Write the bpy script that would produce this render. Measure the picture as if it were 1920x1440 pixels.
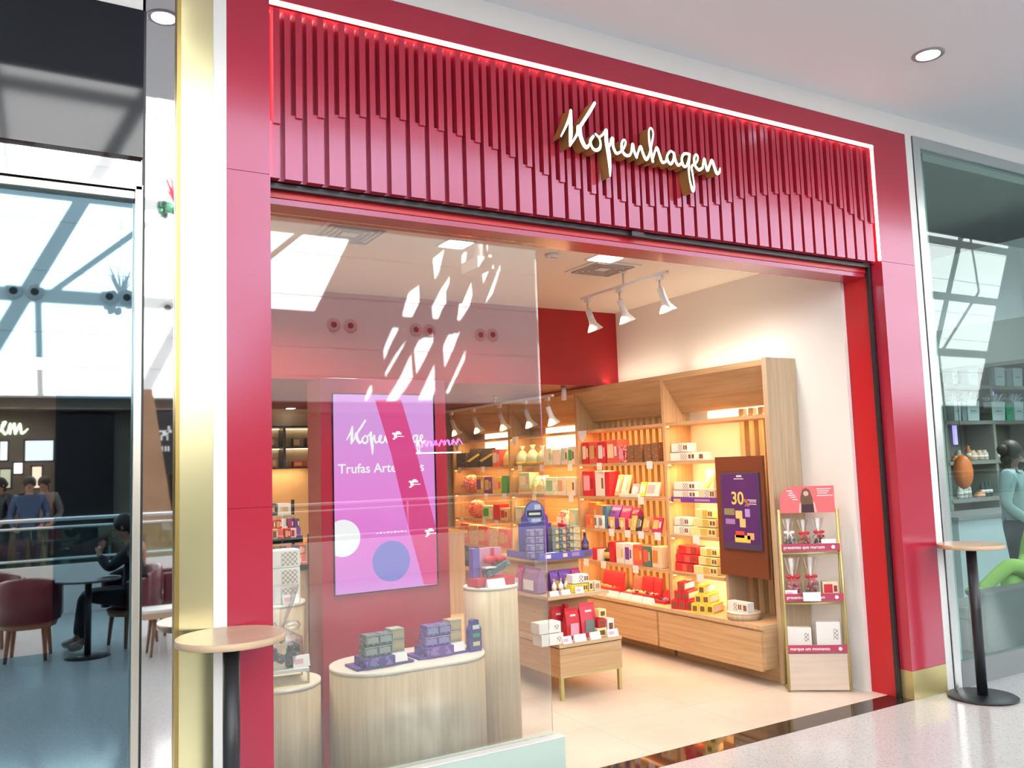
import bpy, math, random
from mathutils import Vector, Matrix
random.seed(7)
sc = bpy.context.scene
for o in list(bpy.data.objects): bpy.data.objects.remove(o)

# ------------------------------------------------------------------ camera
F, YAW, PITCH, ROLL, CD, CH = 1614.566, 30.408, 5.422, -1.875, 3.801, 1.65
_y, _p, _r = (math.radians(a) for a in (YAW, PITCH, ROLL))
FW = Vector((math.sin(_y)*math.cos(_p), math.cos(_y)*math.cos(_p), math.sin(_p)))
RT = Vector((math.cos(_y), -math.sin(_y), 0)); UP = RT.cross(FW)
R2 = RT*math.cos(_r)+UP*math.sin(_r); U2 = -RT*math.sin(_r)+UP*math.cos(_r)
CAM = Vector((0, -CD, CH))
cd = bpy.data.cameras.new('camera'); cam = bpy.data.objects.new('camera', cd)
sc.collection.objects.link(cam)
cd.sensor_width = 36; cd.lens = F/1920*36; cd.clip_start = .05; cd.clip_end = 200
mt = Matrix((R2, U2, -FW)).transposed().to_4x4(); mt.translation = CAM
cam.matrix_world = mt
sc.camera = cam
# ------------------------------------------------------------------ world, sun, exposure
w = bpy.data.worlds.new('sky'); sc.world = w; w.use_nodes = True
bg = w.node_tree.nodes['Background']
bg.inputs[0].default_value = (.80, .90, 1, 1); bg.inputs[1].default_value = 1.15
def lamp(name, kind, loc, energy, color=(1, 1, 1), rot=None, **kw):
    d = bpy.data.lights.new(name, kind); d.energy = energy; d.color = color
    for k, v in kw.items(): setattr(d, k, v)
    o = bpy.data.objects.new(name, d); sc.collection.objects.link(o); o.location = loc
    if rot: o.rotation_euler = rot
    return o
def aim(o, tgt):
    o.rotation_euler = (Vector(tgt)-o.location).to_track_quat('-Z', 'Y').to_euler()
SUN = Vector((-.30, -1, -.62)).normalized()
s = lamp('sun', 'SUN', (0, 0, 20), 26, (1, .99, .97), angle=.005)
s.rotation_euler = SUN.to_track_quat('-Z', 'Y').to_euler()
vs = sc.view_settings
vs.view_transform = 'Standard'; vs.look = 'None'; vs.exposure = 0; vs.gamma = 1; vs.use_curve_mapping = False
cy = sc.cycles
cy.use_denoising = True; cy.max_bounces = 9; cy.diffuse_bounces = 4; cy.glossy_bounces = 5
cy.transparent_max_bounces = 12; cy.transmission_bounces = 6; cy.sample_clamp_indirect = 6
cy.caustics_reflective = False; cy.caustics_refractive = False
try: cy.denoiser = 'OPENIMAGEDENOISE'
except Exception: pass
WARM = (1, .52, .20); WHITE = (1, .93, .84)
# shop ceiling light: the lamps of the downlights
for x, y in ((1.6, 1.0), (3.3, .8), (4.45, .9), (2.2, 2.2), (3.6, 2.3), (1.6, 2.4)):
    lamp('downlight_lamp', 'SPOT', (x, y, 3.09), 60, WHITE, (0, 0, 0), spot_size=2.6, spot_blend=.9, shadow_soft_size=.09)
for x, y, tx, ty, e_ in ((1.95, .42, 1.9, .75, 80), (1.5, .40, 1.25, .75, 60), (2.6, .42, 2.5, .8, 60), (2.0, .42, 1.95, 1.0, 70)):
    q_ = lamp('window_spot_lamp', 'SPOT', (x, y, 3.09), e_, (1, .88, .74), None, spot_size=.9, spot_blend=.8, shadow_soft_size=.05); aim(q_, (tx, ty, .7))
for x, y in ((2.2, 3.6), (3.4, 3.6), (2.2, 5.0), (3.6, 5.0)):
    lamp('downlight_lamp', 'SPOT', (x, y, 2.36), 80, WARM, (0, 0, 0), spot_size=2.6, spot_blend=.9, shadow_soft_size=.08)

# ------------------------------------------------------------------ pixel helpers (points on real planes)
def ray(u, v): return FW+R2*((u-960)/F)-U2*((v-720)/F)
def at(u, v, ax, c):
    d = ray(u, v); t = (c-CAM[ax])/d[ax]; return CAM+d*t
def atX(u, v, c): return at(u, v, 0, c)
def atY(u, v, c): return at(u, v, 1, c)
def atZ(u, v, c): return at(u, v, 2, c)
# ------------------------------------------------------------------ materials
MATS = {}
def mat(name, col=(.8, .8, .8), rough=.5, metal=0, spec=.5, emit=None, es=0, coat=0, alpha=1, ior=1.5):
    if name in MATS: return MATS[name]
    m = bpy.data.materials.new(name); m.use_nodes = True
    b = m.node_tree.nodes['Principled BSDF']
    b.inputs['Base Color'].default_value = (*col, 1); b.inputs['Roughness'].default_value = rough
    b.inputs['Metallic'].default_value = metal; b.inputs['Specular IOR Level'].default_value = spec
    b.inputs['Coat Weight'].default_value = coat; b.inputs['IOR'].default_value = ior
    b.inputs['Coat Roughness'].default_value = .05
    if emit: b.inputs['Emission Color'].default_value = (*emit, 1); b.inputs['Emission Strength'].default_value = es
    b.inputs['Alpha'].default_value = alpha
    MATS[name] = m; return m
def N(m, t, **kw):
    n = m.node_tree.nodes.new(t)
    for k, v in kw.items():
        if k in n.inputs: n.inputs[k].default_value = v
        else: setattr(n, k, v)
    return n
def L(m, a, b): m.node_tree.links.new(a, b)
def ramp(m, fac, stops):
    r = N(m, 'ShaderNodeValToRGB'); e = r.color_ramp.elements
    e[0].position, e[0].color = stops[0][0], (*stops[0][1], 1)
    e[1].position, e[1].color = stops[-1][0], (*stops[-1][1], 1)
    for p, c in stops[1:-1]:
        q = e.new(p); q.color = (*c, 1)
    L(m, fac, r.inputs[0]); return r.outputs[0]
def wood(name, c1, c2, scale, rough=.45):
    m = mat(name, c1, rough); tc = N(m, 'ShaderNodeTexCoord'); mp = N(m, 'ShaderNodeMapping')
    mp.inputs['Scale'].default_value = scale; L(m, tc.outputs['Object'], mp.inputs[0])
    n = N(m, 'ShaderNodeTexNoise', Scale=1.0, Detail=5.0, Roughness=.62, Distortion=.3); L(m, mp.outputs[0], n.inputs[0])
    L(m, ramp(m, n.outputs[0], ((.3, c2), (.62, c1))), m.node_tree.nodes['Principled BSDF'].inputs['Base Color']); return m
def speck(name, stops, scale, rough=.5, kind='noise', **kw):
    m = mat(name, stops[0][1], rough, **kw); tc = N(m, 'ShaderNodeTexCoord')
    if kind == 'voro':
        n = N(m, 'ShaderNodeTexVoronoi', Scale=scale); n.feature = 'F1'
        L(m, tc.outputs['Object'], n.inputs[0]); sp = N(m, 'ShaderNodeSeparateColor'); L(m, n.outputs['Color'], sp.inputs[0]); f = sp.outputs[0]
    else:
        n = N(m, 'ShaderNodeTexNoise', Scale=scale, Detail=3.0); L(m, tc.outputs['Object'], n.inputs[0]); f = n.outputs[0]
    L(m, ramp(m, f, stops), m.node_tree.nodes['Principled BSDF'].inputs['Base Color']); return m
def glassy(name, tint, refl, rough=.0, gcol=(1, 1, 1), fm=.5):
    m = bpy.data.materials.new(name); m.use_nodes = True; nt = m.node_tree; nt.nodes.clear()
    out = nt.nodes.new('ShaderNodeOutputMaterial'); mx = nt.nodes.new('ShaderNodeMixShader')
    t = nt.nodes.new('ShaderNodeBsdfTransparent'); t.inputs[0].default_value = (*tint, 1)
    g = nt.nodes.new('ShaderNodeBsdfGlossy'); g.inputs['Roughness'].default_value = rough; g.inputs[0].default_value = (*gcol, 1)
    lw = nt.nodes.new('ShaderNodeLayerWeight'); lw.inputs[0].default_value = .35
    ma = nt.nodes.new('ShaderNodeMath'); ma.operation = 'MULTIPLY_ADD'; ma.inputs[1].default_value = fm; ma.inputs[2].default_value = refl; ma.use_clamp = True
    nt.links.new(lw.outputs['Fresnel'], ma.inputs[0]); nt.links.new(ma.outputs[0], mx.inputs[0])
    nt.links.new(t.outputs[0], mx.inputs[1]); nt.links.new(g.outputs[0], mx.inputs[2]); nt.links.new(mx.outputs[0], out.inputs[0])
    MATS[name] = m; return m
RED = mat('red_lacquer', (.47, .022, .045), .19, spec=1.0)
RED.node_tree.nodes['Principled BSDF'].inputs['Specular Tint'].default_value = (.42, .68, 1, 1)
REDD = mat('red_panel', (.55, .012, .022), .3)
DARKRED = mat('dark_red_paint', (.16, .006, .012), .55)
OAKV = wood('oak_vertical', (.58, .45, .30), (.44, .33, .21), (38, 38, 1.6))
OAKW = wood('oak_warmlit_vertical', (.62, .42, .23), (.48, .30, .15), (38, 38, 1.6))  # same oak, with the orange of the warm shelf lamps put into its colour
OAKH = wood('oak_warmlit_horizontal', (.62, .42, .23), (.48, .30, .15), (1.4, 1.4, 38))  # horizontal grain, also tinted orange to imitate warm lamplight
OAKL = wood('oak_light_top', (.66, .48, .29), (.55, .38, .21), (2, 30, 30))
WHITEP = mat('white_paint', (.86, .85, .83), .6)
CEILP = mat('ceiling_paint', (.82, .88, .93), .7)
CREAM = mat('cream_paint', (.86, .80, .70), .6)
GOLD = mat('brass', (.72, .56, .22), .28, 1)
GOLDP = mat('polished_brass', (.92, .86, .50), .24, 1)
GOLDL = mat('pale_gold_paint', (.60, .52, .24), .35, .6)
LETW = mat('letter_face_white', (.9, .9, .88), .4, emit=(1, .98, .93), es=.75)
LETG = mat('letter_side_gold', (.50, .31, .09), .4, .5)
BLACK = mat('black_metal', (.018, .02, .024), .35)
BLACKG = mat('black_gloss', (.006, .007, .012), .05, spec=.6)
GREYM = mat('champagne_metal', (.66, .62, .54), .3, 1)
STEEL = mat('steel', (.6, .62, .62), .3, 1)
MIRROR = mat('mirror_strip', (.84, .84, .84), .02, 1)
TINT = mat('tinted_glass', (.22, .34, .40), .015, 1)
TINT2 = mat('clear_mirror_glass', (.56, .56, .55), .015, 1)
WPLAS = mat('white_plastic', (.85, .85, .84), .4)
WCARD = mat('white_card', (.9, .9, .89), .6)
MINTG = mat('pale_green_metal', (.55, .68, .62), .35)
LEDM = mat('led_strip_light', (1, .9, .8), .5, emit=(1, .62, .45), es=9)
LAMPM = mat('lamp_glow', (1, 1, 1), .5, emit=(1, .96, .9), es=9)
GLOWW = mat('backlit_panel', (1, .95, .85), .5, emit=(1, .86, .62), es=2.6)
GLASS = glassy('shop_glass', (.96, .985, .97), .095)
GLASSN = glassy('green_glass', (.84, .93, .91), .02, fm=.10)
CELLO = glassy('cellophane', (.95, .95, .95), .13, .12)
ACRY = glassy('clear_acrylic', (.94, .94, .96), .05)
RAILG = glassy('railing_glass', (.72, .88, .84), .08)
TERR = speck('white_terrazzo', ((.0, (.38, .38, .38)), (.12, (.55, .555, .56)), (.8, (.61, .615, .62)), (1, (.47, .475, .48))), 150, .12, 'voro')
GRANITE = mat('dark_granite', (.025, .015, .014), .045, spec=.8)
def checks(name, a, b, scale):
    m = mat(name, a, .5); tc = N(m, 'ShaderNodeTexCoord'); mp = N(m, 'ShaderNodeMapping'); mp.inputs['Location'].default_value = (.003, .004, .003); c = N(m, 'ShaderNodeTexChecker', Scale=scale)
    c.inputs['Color1'].default_value = (*a, 1); c.inputs['Color2'].default_value = (*b, 1); L(m, tc.outputs['Object'], mp.inputs[0]); L(m, mp.outputs[0], c.inputs[0]); L(m, c.outputs[0], m.node_tree.nodes['Principled BSDF'].inputs['Base Color']); return m
def tilefloor():
    m = mat('beige_tile', (.70, .60, .50), .3); b = m.node_tree.nodes['Principled BSDF']; tc = N(m, 'ShaderNodeTexCoord')
    n = N(m, 'ShaderNodeTexNoise', Scale=2.2, Detail=6.0); L(m, tc.outputs['Object'], n.inputs[0])
    c1 = ramp(m, n.outputs[0], ((.3, (.66, .57, .47)), (.7, (.76, .68, .59))))
    br = N(m, 'ShaderNodeTexBrick'); br.offset = 0
    for k, v in (('Scale', 1.0), ('Mortar Size', .003), ('Brick Width', .8), ('Row Height', .8), ('Mortar', (.55, .47, .39, 1))): br.inputs[k].default_value = v
    L(m, tc.outputs['Object'], br.inputs[0]); L(m, c1, br.inputs['Color1']); L(m, c1, br.inputs['Color2'])
    L(m, br.outputs[0], b.inputs['Base Color']); return m
TILE = tilefloor()
_pc = {}
def pm(col, rough=.45, metal=0):
    k = (col, rough, metal)
    if k not in _pc: _pc[k] = mat('packaging_%03d_%03d_%03d%s' % (col[0]*100, col[1]*100, col[2]*100, '_m' if metal else '')+('_g' if rough < .3 else ''), col, rough, metal)
    return _pc[k]
def patt(name, base, spots, scale=60, thr=.55, rough=.45):
    if name in MATS: return MATS[name]
    return speck(name, ((thr-.04, base), (thr+.02, spots)), scale, rough)
# ------------------------------------------------------------------ mesh builder
class MB:
    def __init__(s): s.v = []; s.f = []; s.m = []; s.s = []; s.T = Matrix.Identity(4)
    def add(s, vs, fs, mi=0, smooth=False):
        b = len(s.v); s.v += [tuple(s.T @ Vector(p)) for p in vs]
        for f in fs: s.f.append([b+i for i in f]); s.m.append(mi); s.s.append(smooth)
        return s
    def box(s, x0, y0, z0, x1, y1, z1, mi=0):
        return s.add([(x0, y0, z0), (x1, y0, z0), (x1, y1, z0), (x0, y1, z0), (x0, y0, z1), (x1, y0, z1), (x1, y1, z1), (x0, y1, z1)],
                     [(0, 3, 2, 1), (4, 5, 6, 7), (0, 1, 5, 4), (1, 2, 6, 5), (2, 3, 7, 6), (3, 0, 4, 7)], mi)
    def hexa(s, bot, top, mi=0):
        return s.add(list(bot)+list(top), [(0, 3, 2, 1), (4, 5, 6, 7), (0, 1, 5, 4), (1, 2, 6, 5), (2, 3, 7, 6), (3, 0, 4, 7)], mi)
    def prism(s, pts, ax, a, b, mi=0, smooth=False):
        def P(p, c): return {0: (c, p[0], p[1]), 1: (p[0], c, p[1]), 2: (p[0], p[1], c)}[ax]
        n = len(pts); vs = [P(p, a) for p in pts]+[P(p, b) for p in pts]
        base = len(s.v); s.add(vs, [tuple(range(n))[::-1], tuple(range(n, 2*n))], mi)
        for i in range(n):
            s.f.append([base+i, base+(i+1) % n, base+n+(i+1) % n, base+n+i]); s.m.append(mi); s.s.append(smooth)
        return s
    def lathe(s, prof, cx=0, cy=0, n=24, mi=0, smooth=True, ell=1):
        vs = []; fs = []
        for r, z in prof:
            for i in range(n):
                a = 2*math.pi*i/n; vs.append((cx+r*math.cos(a), cy+r*ell*math.sin(a), z))
        for k in range(len(prof)-1):
            for i in range(n): fs.append((k*n+i, k*n+(i+1) % n, (k+1)*n+(i+1) % n, (k+1)*n+i))
        s.add(vs, fs, mi, smooth)
        b = len(s.v)-len(vs)
        s.f.append([b+i for i in range(n)][::-1]); s.m.append(mi); s.s.append(False)
        s.f.append([b+(len(prof)-1)*n+i for i in range(n)]); s.m.append(mi); s.s.append(False)
        return s
    def cyl(s, cx, cy, z0, z1, r, n=24, mi=0): return s.lathe(((r, z0), (r, z1)), cx, cy, n, mi)
    def tube(s, path, r, n=8, mi=0, r1=None):
        pts = [Vector(p) for p in path]; vs = []; fs = []; m_ = len(pts)
        for k, p in enumerate(pts):
            d = (pts[min(k+1, m_-1)]-pts[max(k-1, 0)]).normalized()
            a = d.cross(Vector((0, 0, 1)) if abs(d.z) < .9 else Vector((1, 0, 0))).normalized(); b = d.cross(a)
            rr = r if r1 is None else r+(r1-r)*k/(m_-1)
            for i in range(n):
                t = 2*math.pi*i/n; vs.append(p+a*(rr*math.cos(t))+b*(rr*math.sin(t)))
        for k in range(m_-1):
            for i in range(n): fs.append((k*n+i, k*n+(i+1) % n, (k+1)*n+(i+1) % n, (k+1)*n+i))
        fs += [tuple(range(n))[::-1], tuple((m_-1)*n+i for i in range(n))]
        return s.add(vs, fs, mi, True)
    def ball(s, c, r, n=12, mi=0, sc_=(1, 1, 1), bump=0):
        vs = []; fs = []; k = n//2
        for j in range(k+1):
            ph = math.pi*j/k
            for i in range(n):
                a = 2*math.pi*i/n; q = r*(1+bump*(random.random()-.5))
                vs.append((c[0]+q*sc_[0]*math.sin(ph)*math.cos(a), c[1]+q*sc_[1]*math.sin(ph)*math.sin(a), c[2]+q*sc_[2]*math.cos(ph)))
        for j in range(k):
            for i in range(n): fs.append((j*n+i, (j+1)*n+i, (j+1)*n+(i+1) % n, j*n+(i+1) % n))
        return s.add(vs, fs, mi, bump == 0)
    def build(s, name, mats, parent=None, bevel=0, loc=None, rz=0):
        me = bpy.data.meshes.new(name); me.from_pydata(s.v, [], s.f); me.update()
        if not isinstance(mats, (list, tuple)): mats = [mats]
        for m in mats: me.materials.append(m)
        for i, p in enumerate(me.polygons): p.material_index = min(s.m[i], len(mats)-1); p.use_smooth = s.s[i]
        o = bpy.data.objects.new(name, me); sc.collection.objects.link(o)
        if parent: o.parent = parent
        if loc is not None: o.location = loc
        if rz: o.rotation_euler.z = rz
        if bevel:
            b = o.modifiers.new('bevel', 'BEVEL'); b.width = bevel; b.segments = 2; b.limit_method = 'ANGLE'
        return o
def tag(o, label=None, cat=None, group=None, kind=None):
    if label: o['label'] = label
    if cat: o['category'] = cat
    if group: o['group'] = group
    if kind: o['kind'] = kind
    return o
def thing(name, label, cat, loc=(0, 0, 0), rz=0, group=None):
    o = bpy.data.objects.new(name, None); o.empty_display_size = .1; sc.collection.objects.link(o)
    o.location = loc; o.rotation_euler.z = rz; return tag(o, label, cat, group)
def struct(o): o['kind'] = 'structure'; return o
def B(name, m, x0, y0, z0, x1, y1, z1, parent=None, bevel=0):
    return MB().box(x0, y0, z0, x1, y1, z1).build(name, m, parent, bevel)
def copy_tree(o, parent=None):
    c = o.copy(); sc.collection.objects.link(c)
    if parent: c.parent = parent
    for ch in o.children: copy_tree(ch, c)
    return c
def textmesh(name, body, size, m, parent, loc, rot=(math.pi/2, 0, 0), align='LEFT', bold=0, ext=.0006):
    cu = bpy.data.curves.new(name, 'FONT'); cu.body = body; cu.size = size; cu.align_x = align; cu.extrude = ext; cu.offset = bold
    t = bpy.data.objects.new(name, cu); sc.collection.objects.link(t)
    bpy.context.view_layer.update()
    me = bpy.data.meshes.new_from_object(t); bpy.data.objects.remove(t)
    me.materials.clear(); me.materials.append(m)
    o = bpy.data.objects.new(name, me); sc.collection.objects.link(o); o.parent = parent; o.location = loc; o.rotation_euler = rot
    return o
# ================================================================== MALL SHELL
struct(B('floor', TERR, -9, -8.6, -.3, 31, 0, 0))
struct(B('floor', GRANITE, .95, 0, -.3, 5.64, .183, .001))
struct(B('floor', TILE, .8, .183, -.3, 5.3, 6.4, 0))
struct(B('floor', mat('opposite_floor', (.55, .52, .5), .15), -9, -14, -.3, 31, -11.2, 0))
struct(B('floor', mat('lower_level_floor', (.3, .3, .3), .4), -9, -11.2, -5, 31, -8.6, -4.7))
struct(B('ceiling', CEILP, -9, -1.94, 4.11, 31, 0.0, 4.3))
struct(B('ceiling', WHITEP, -9, -1.94, 4.3, 31, 9, 9.9))  # unseen block above the overhang, raised to keep sun off the opposite shops
struct(B('wall_front', WHITEP, .43, 0, 3.98, 31, .3, 4.3))
struct(B('wall_front', WHITEP, -9, 0, 3.63, .462, .3, 4.3))
struct(B('wall_left', WHITEP, -9.2, -14, -.3, -9, 9, 10))  # both end walls are unseen, put in to limit low sky light
struct(B('wall_right', WHITEP, 31, -14, -.3, 31.2, 9, 10))
# opposite side of the atrium: white bulkhead in long panels above dark shops
OPPW = mat('opposite_white_panel', (.88, .88, .88), .55)
mb = MB(); zz = [3.1, 3.62, 4.22, 5.3, 6.2, 7.3, 8.4, 9.6]
for a, b in zip(zz, zz[1:]): mb.box(-9, -13.3, a+.012, 31, -13, b-.012)
mb.box(-9, -13.6, 3.1, 31, -13.02, 9.6)
struct(mb.build('wall_back', OPPW))
mb = MB(); mb.box(-9, -14.2, -.3, 31, -13.9, 3.1).box(-9, -14, 2.9, 31, -13.3, 3.1)
struct(mb.build('wall_back', mat('shopfront_brown', (.19, .14, .105), .4)))
def nozzle(x, z):
    t = thing('air_nozzle', 'round black air nozzle with white ring high on the opposite white wall', 'air nozzle', (x, -13, z), 0, 'air nozzles on the opposite wall')
    r = MB().lathe(((.10, 0), (.15, .012), (.15, .02), (.10, .03)), n=20); o = r.build('ring', mat('nozzle_ring', (.6, .6, .6), .4), t); o.rotation_euler = (math.pi/2*-1, 0, 0)
    h = MB().cyl(0, 0, 0, .035, .065, 16).build('bore', BLACK, t); h.rotation_euler = (-math.pi/2, 0, 0)
    return t
nz = [(25, 545), (65, 547), (205, 556), (238, 558), (315, 577), (505, 593), (640, 602), (672, 604), (797, 612), (823, 614), (920, 622), (943, 622)]
def mirY(u, v, c):
    p = atY(u, v, c); return Vector((p.x, -p.y, p.z))
n0 = None; nzs = []
for u, v in nz:
    p = mirY(u, v, 13)
    if n0 is None: n0 = nozzle(p.x, p.z)
    else: c = copy_tree(n0); c.location = (p.x, -13, p.z); nzs.append(c)
for i, o in enumerate([n0]+nzs): o['label'] = 'black air nozzle with white ring, %s from the left on the opposite wall' % ['first', 'second', 'third', 'fourth', 'fifth', 'sixth', 'seventh', 'eighth', 'ninth', 'tenth', 'eleventh', 'twelfth'][i]
# unseen sun mask added over the atrium, cut to shape sun patches; white trusses
P5 = [[(1110, 570), (1115, 690), (1060, 800), (1005, 880), (1000, 760), (1040, 620)], [(1330, 480), (1330, 640), (1260, 740), (1205, 880), (1190, 720), (1250, 600)],
      [(1450, 545), (1460, 640), (1440, 720), (1350, 860), (1370, 700)], [(1640, 430), (1640, 480), (1590, 640), (1530, 720), (1560, 640)], [(970, 780), (985, 850), (920, 980), (880, 1080), (875, 1000), (940, 840)],
      [(1040, 910), (1000, 1000), (890, 1190), (885, 1150), (960, 1020)], [(1200, 900), (1205, 950), (1130, 1100), (1090, 1170), (1075, 1000), (1110, 930)], [(1380, 880), (1330, 1010), (1275, 1130), (1265, 980), (1300, 900)],
      [(1060, 1020), (1070, 1190), (1010, 1280), (960, 1340), (890, 1340), (990, 1170)], [(1210, 1090), (1215, 1270), (1190, 1340), (1095, 1340), (1150, 1220)], [(1415, 990), (1410, 1070), (1300, 1300), (1280, 1290), (1340, 1160)],
      [(1280, 330), (1240, 500), (1210, 550), (1195, 400)], [(1430, 330), (1400, 500), (1355, 590), (1345, 420)], [(1600, 330), (1560, 500), (1525, 580), (1510, 400)], [(800, 1220), (805, 1280), (770, 1340), (750, 1340), (780, 1250)]]
ZR = 10.0
holes = []
for poly in P5:
    q = []
    for x, y in poly:
        p = mirY(480+x/3.4286, 360+y/3.4286, 13); tt = (ZR-p.z)/-SUN.z; q.append((p.x-SUN.x*tt, p.y-SUN.y*tt))
    holes.append(q)
mb = MB(); yy = -13.0
while yy < -8.4: yy += .06
while yy < 1.0:
    y1 = yy+.06; ym = yy+.03; iv = []
    for q in holes:
        xs = []
        for (ax, ay), (bx, by) in zip(q, q[1:]+q[:1]):
            if (ay > ym) != (by > ym): xs.append(ax+(ym-ay)/(by-ay)*(bx-ax))
        xs.sort(); iv += list(zip(xs[::2], xs[1::2]))
    iv.sort(); x = 7.0 if ym > -4.45 else 7.9
    for a, b in iv:
        if a > x: mb.box(x, yy, ZR, a, y1, ZR+.05)
        x = max(x, b)
    mb.box(x, yy, ZR, 17, y1, ZR+.05); yy = y1
struct(mb.build('ceiling', WHITEP))  # the sun mask: added to shade the opposite wall around the patches
mb = MB()
for x in (-6.5, -3.5, -.5, 2.5, 5.2, 19, 22, 25, 28):
    mb.box(x, -13, 9.6, x+.14, 0, 9.9)
    mb.tube([(x+.07, -13, 9.7), (x+1.6, -9, 9.5), (x+.3, -5, 9.7), (x+1.6, -1, 9.5)], .06, 6)
for y in (-11, -8, -5, -2): mb.box(-9, y, 9.75, 31, y+.1, 9.95)
struct(mb.build('ceiling', WHITEP))
for x in (-2.5, 3.3, 9):
    tc = thing('tree_column', 'white branching steel column rising from the far side of the atrium', 'column', (x, -12.2, 0), 0, 'branching columns of the atrium')
    MB().tube([(0, 0, 6.2), (0, 0, 7.2)], .16, 12).build('stem', WHITEP, tc)
    for a in range(6):
        an = a*math.pi/3+.3
        MB().tube([(0, 0, 7.0), (.35*math.cos(an), .35*math.sin(an), 8.0), (1.1*math.cos(an), .7*math.sin(an), 9.6)], .05, 6).build('branch', WHITEP, tc)
    MB().box(-.2, -.6, 6.0, .2, .2, 6.25).build('bracket', WHITEP, tc)
# ------------------------------------------------------------------ mall downlights
def downlight(x, y, z, r, lab, watt=26):
    t = thing('ceiling_downlight', lab, 'ceiling light', (x, y, z))
    MB().lathe(((r*.8, -.004), (r, -.012), (r*1.12, -.006), (r*1.12, .004)), n=32).build('trim_ring', mat('downlight_ring', (.35, .35, .36), .3, .7), t)
    MB().cyl(0, 0, -.009, -.005, r*.8, 32).build('lamp_disc', LAMPM, t)
    lamp('downlight_lamp', 'SPOT', (x, y, z-.03), watt, (1, .96, .9), (0, 0, 0), spot_size=2.2, spot_blend=.8, shadow_soft_size=.06)
    return t
p = atZ(1740, 102, 4.11); downlight(p.x, p.y, 4.11, .085, 'round recessed downlight in the mall ceiling at upper right')
downlight(.676, -.86, 4.11, .075, 'round recessed downlight in the mall ceiling, seen in the mirror strip')
# ================================================================== STOREFRONT PORTAL
XA, XB, XC, XD = .809, 1.0, 5.272, 5.64
pt = thing('storefront_portal', 'red lacquered portal frame around the chocolate shop entrance', 'storefront frame', (3.2, 0, 0))
def P_(name, m, *b, bevel=.0, par=pt):
    ox, oy, oz = par.location
    return MB().box(b[0]-ox, b[1]-oy, b[2]-oz, b[3]-ox, b[4]-oy, b[5]-oz).build(name, m, par, bevel)
for x0, x1, dy in ((XA, XB, .24), (XC, XD, .09)):
    mb = MB(); z0 = .187
    for z1 in (1.506, 2.996, 3.98):
        mb.box(x0-3.2, 0, z0+.0015, x1-3.2, dy, z1-.0015); z0 = z1
    mb.box(x0-3.198, .004, .187, x1-3.202, dy-.004, 3.978)
    mb.build('column', RED, pt)
    P_('base_plate', GOLDL if x0 > 2 else GOLDL, x0, -.002, .001, x1, dy, .187)
P_('header_panel', RED, XB, 0, 3.835, XC, .26, 3.978)
P_('header_back', RED, XB, .15, 2.985, XC, .26, 3.835)
P_('beam', RED, XB, .12, 2.90, 5.25, .313, 2.978)
P_('beam_front', REDD, XB, .112, 2.93, 5.25, .12, 2.985)
P_('jamb_panel', REDD, 5.25, .112, .0, 5.40, .313, 2.985)
P_('jamb_panel', REDD, XC, .09, 2.978, 5.40, .15, 3.0)
sh = thing('shutter_guide', 'black roller shutter guide rail along the top and right side of the entrance', 'rail', (5.2, .09, 0))
P_('top_rail', BLACK, XB, .075, 2.962, 5.238, .111, 2.988, par=sh)
P_('side_rail', BLACK, 5.236, .088, 0.002, 5.262, .111, 2.975, par=sh)
P_('sensor', BLACK, 3.10, .05, 2.955, 3.19, .075, 2.985, par=sh)
# slatted fascia
fa = thing('fascia_panel', 'red slatted fascia with wavy lower edge of short slats and a glowing light strip', 'fascia', (3.1, .10, 3.0))
ends = [(85, 600), (190, 575), (298, 572), (403, 570), (505, 568), (603, 572), (702, 580), (798, 608), (895, 635), (985, 658), (1075, 692), (1165, 725), (1255, 765), (1340, 815), (1425, 855), (1510, 895), (1590, 928), (1670, 955), (1745, 975), (1825, 995), (1900, 1017)]
ends = [(480+a/2.667, b/2.667) for a, b in ends]
e2 = [(150, 878), (215, 893), (280, 893), (345, 897), (405, 897), (460, 895), (515, 893), (570, 885), (625, 875), (675, 857), (725, 848), (772, 845), (825, 840), (870, 842), (920, 843), (965, 855), (1015, 870), (1060, 885), (1108, 905), (1155, 930), (1200, 957), (1240, 970)]
ends += [(1100+a/2.341, b/2.341) for a, b in e2 if 1100+a/2.341 > ends[-1][0]+8]
ez = [(atY(u, v, .01).x, atY(u, v, .01).z) for u, v in ends]
def wave(x):
    if x <= ez[0][0]: return ez[0][1]
    for (xa, za), (xb, zb) in zip(ez, ez[1:]):
        if xa <= x <= xb: return za+(x-xa)/(xb-xa)*(zb-za)
    return ez[-1][1]
mb = MB(); sh_ = MB(); pit = .10445; mb.box(XB-3.1, -.04, -.008, XC-3.1, -.03, .83)
x = 1.062-pit
while x < XC:
    a, b = max(x+.0125, XB+.001), min(x+pit-.0125, XC-.022); c = x+pit*.5
    if b > a+.01:
        zw = wave(c)-3.0
        mb.box(a-3.1, -.08, -.008, b-3.1, -.04, zw)
        if c-.012 > a: mb.box(a-3.1, -.08, zw, c-.012-3.1, -.04, .80)
        if b > c+.01: sh_.box(c+.009-3.1, -.092, zw-.012, b-3.1, -.04, .80)
    x += pit
mb.build('long_slats', RED, fa)
sh_.build('short_slats', RED, fa)
mb = MB(); mb.box(XB-3.1, -.099, .815, XC-3.1, -.085, .833).box(XC-.018-3.1, -.099, .0, XC-.003-3.1, -.085, .833).box(XB+.0005-3.1, -.085, .0, XB+.0035-3.1, -.06, .80)
mb.build('light_strip', LEDM, fa)
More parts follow.
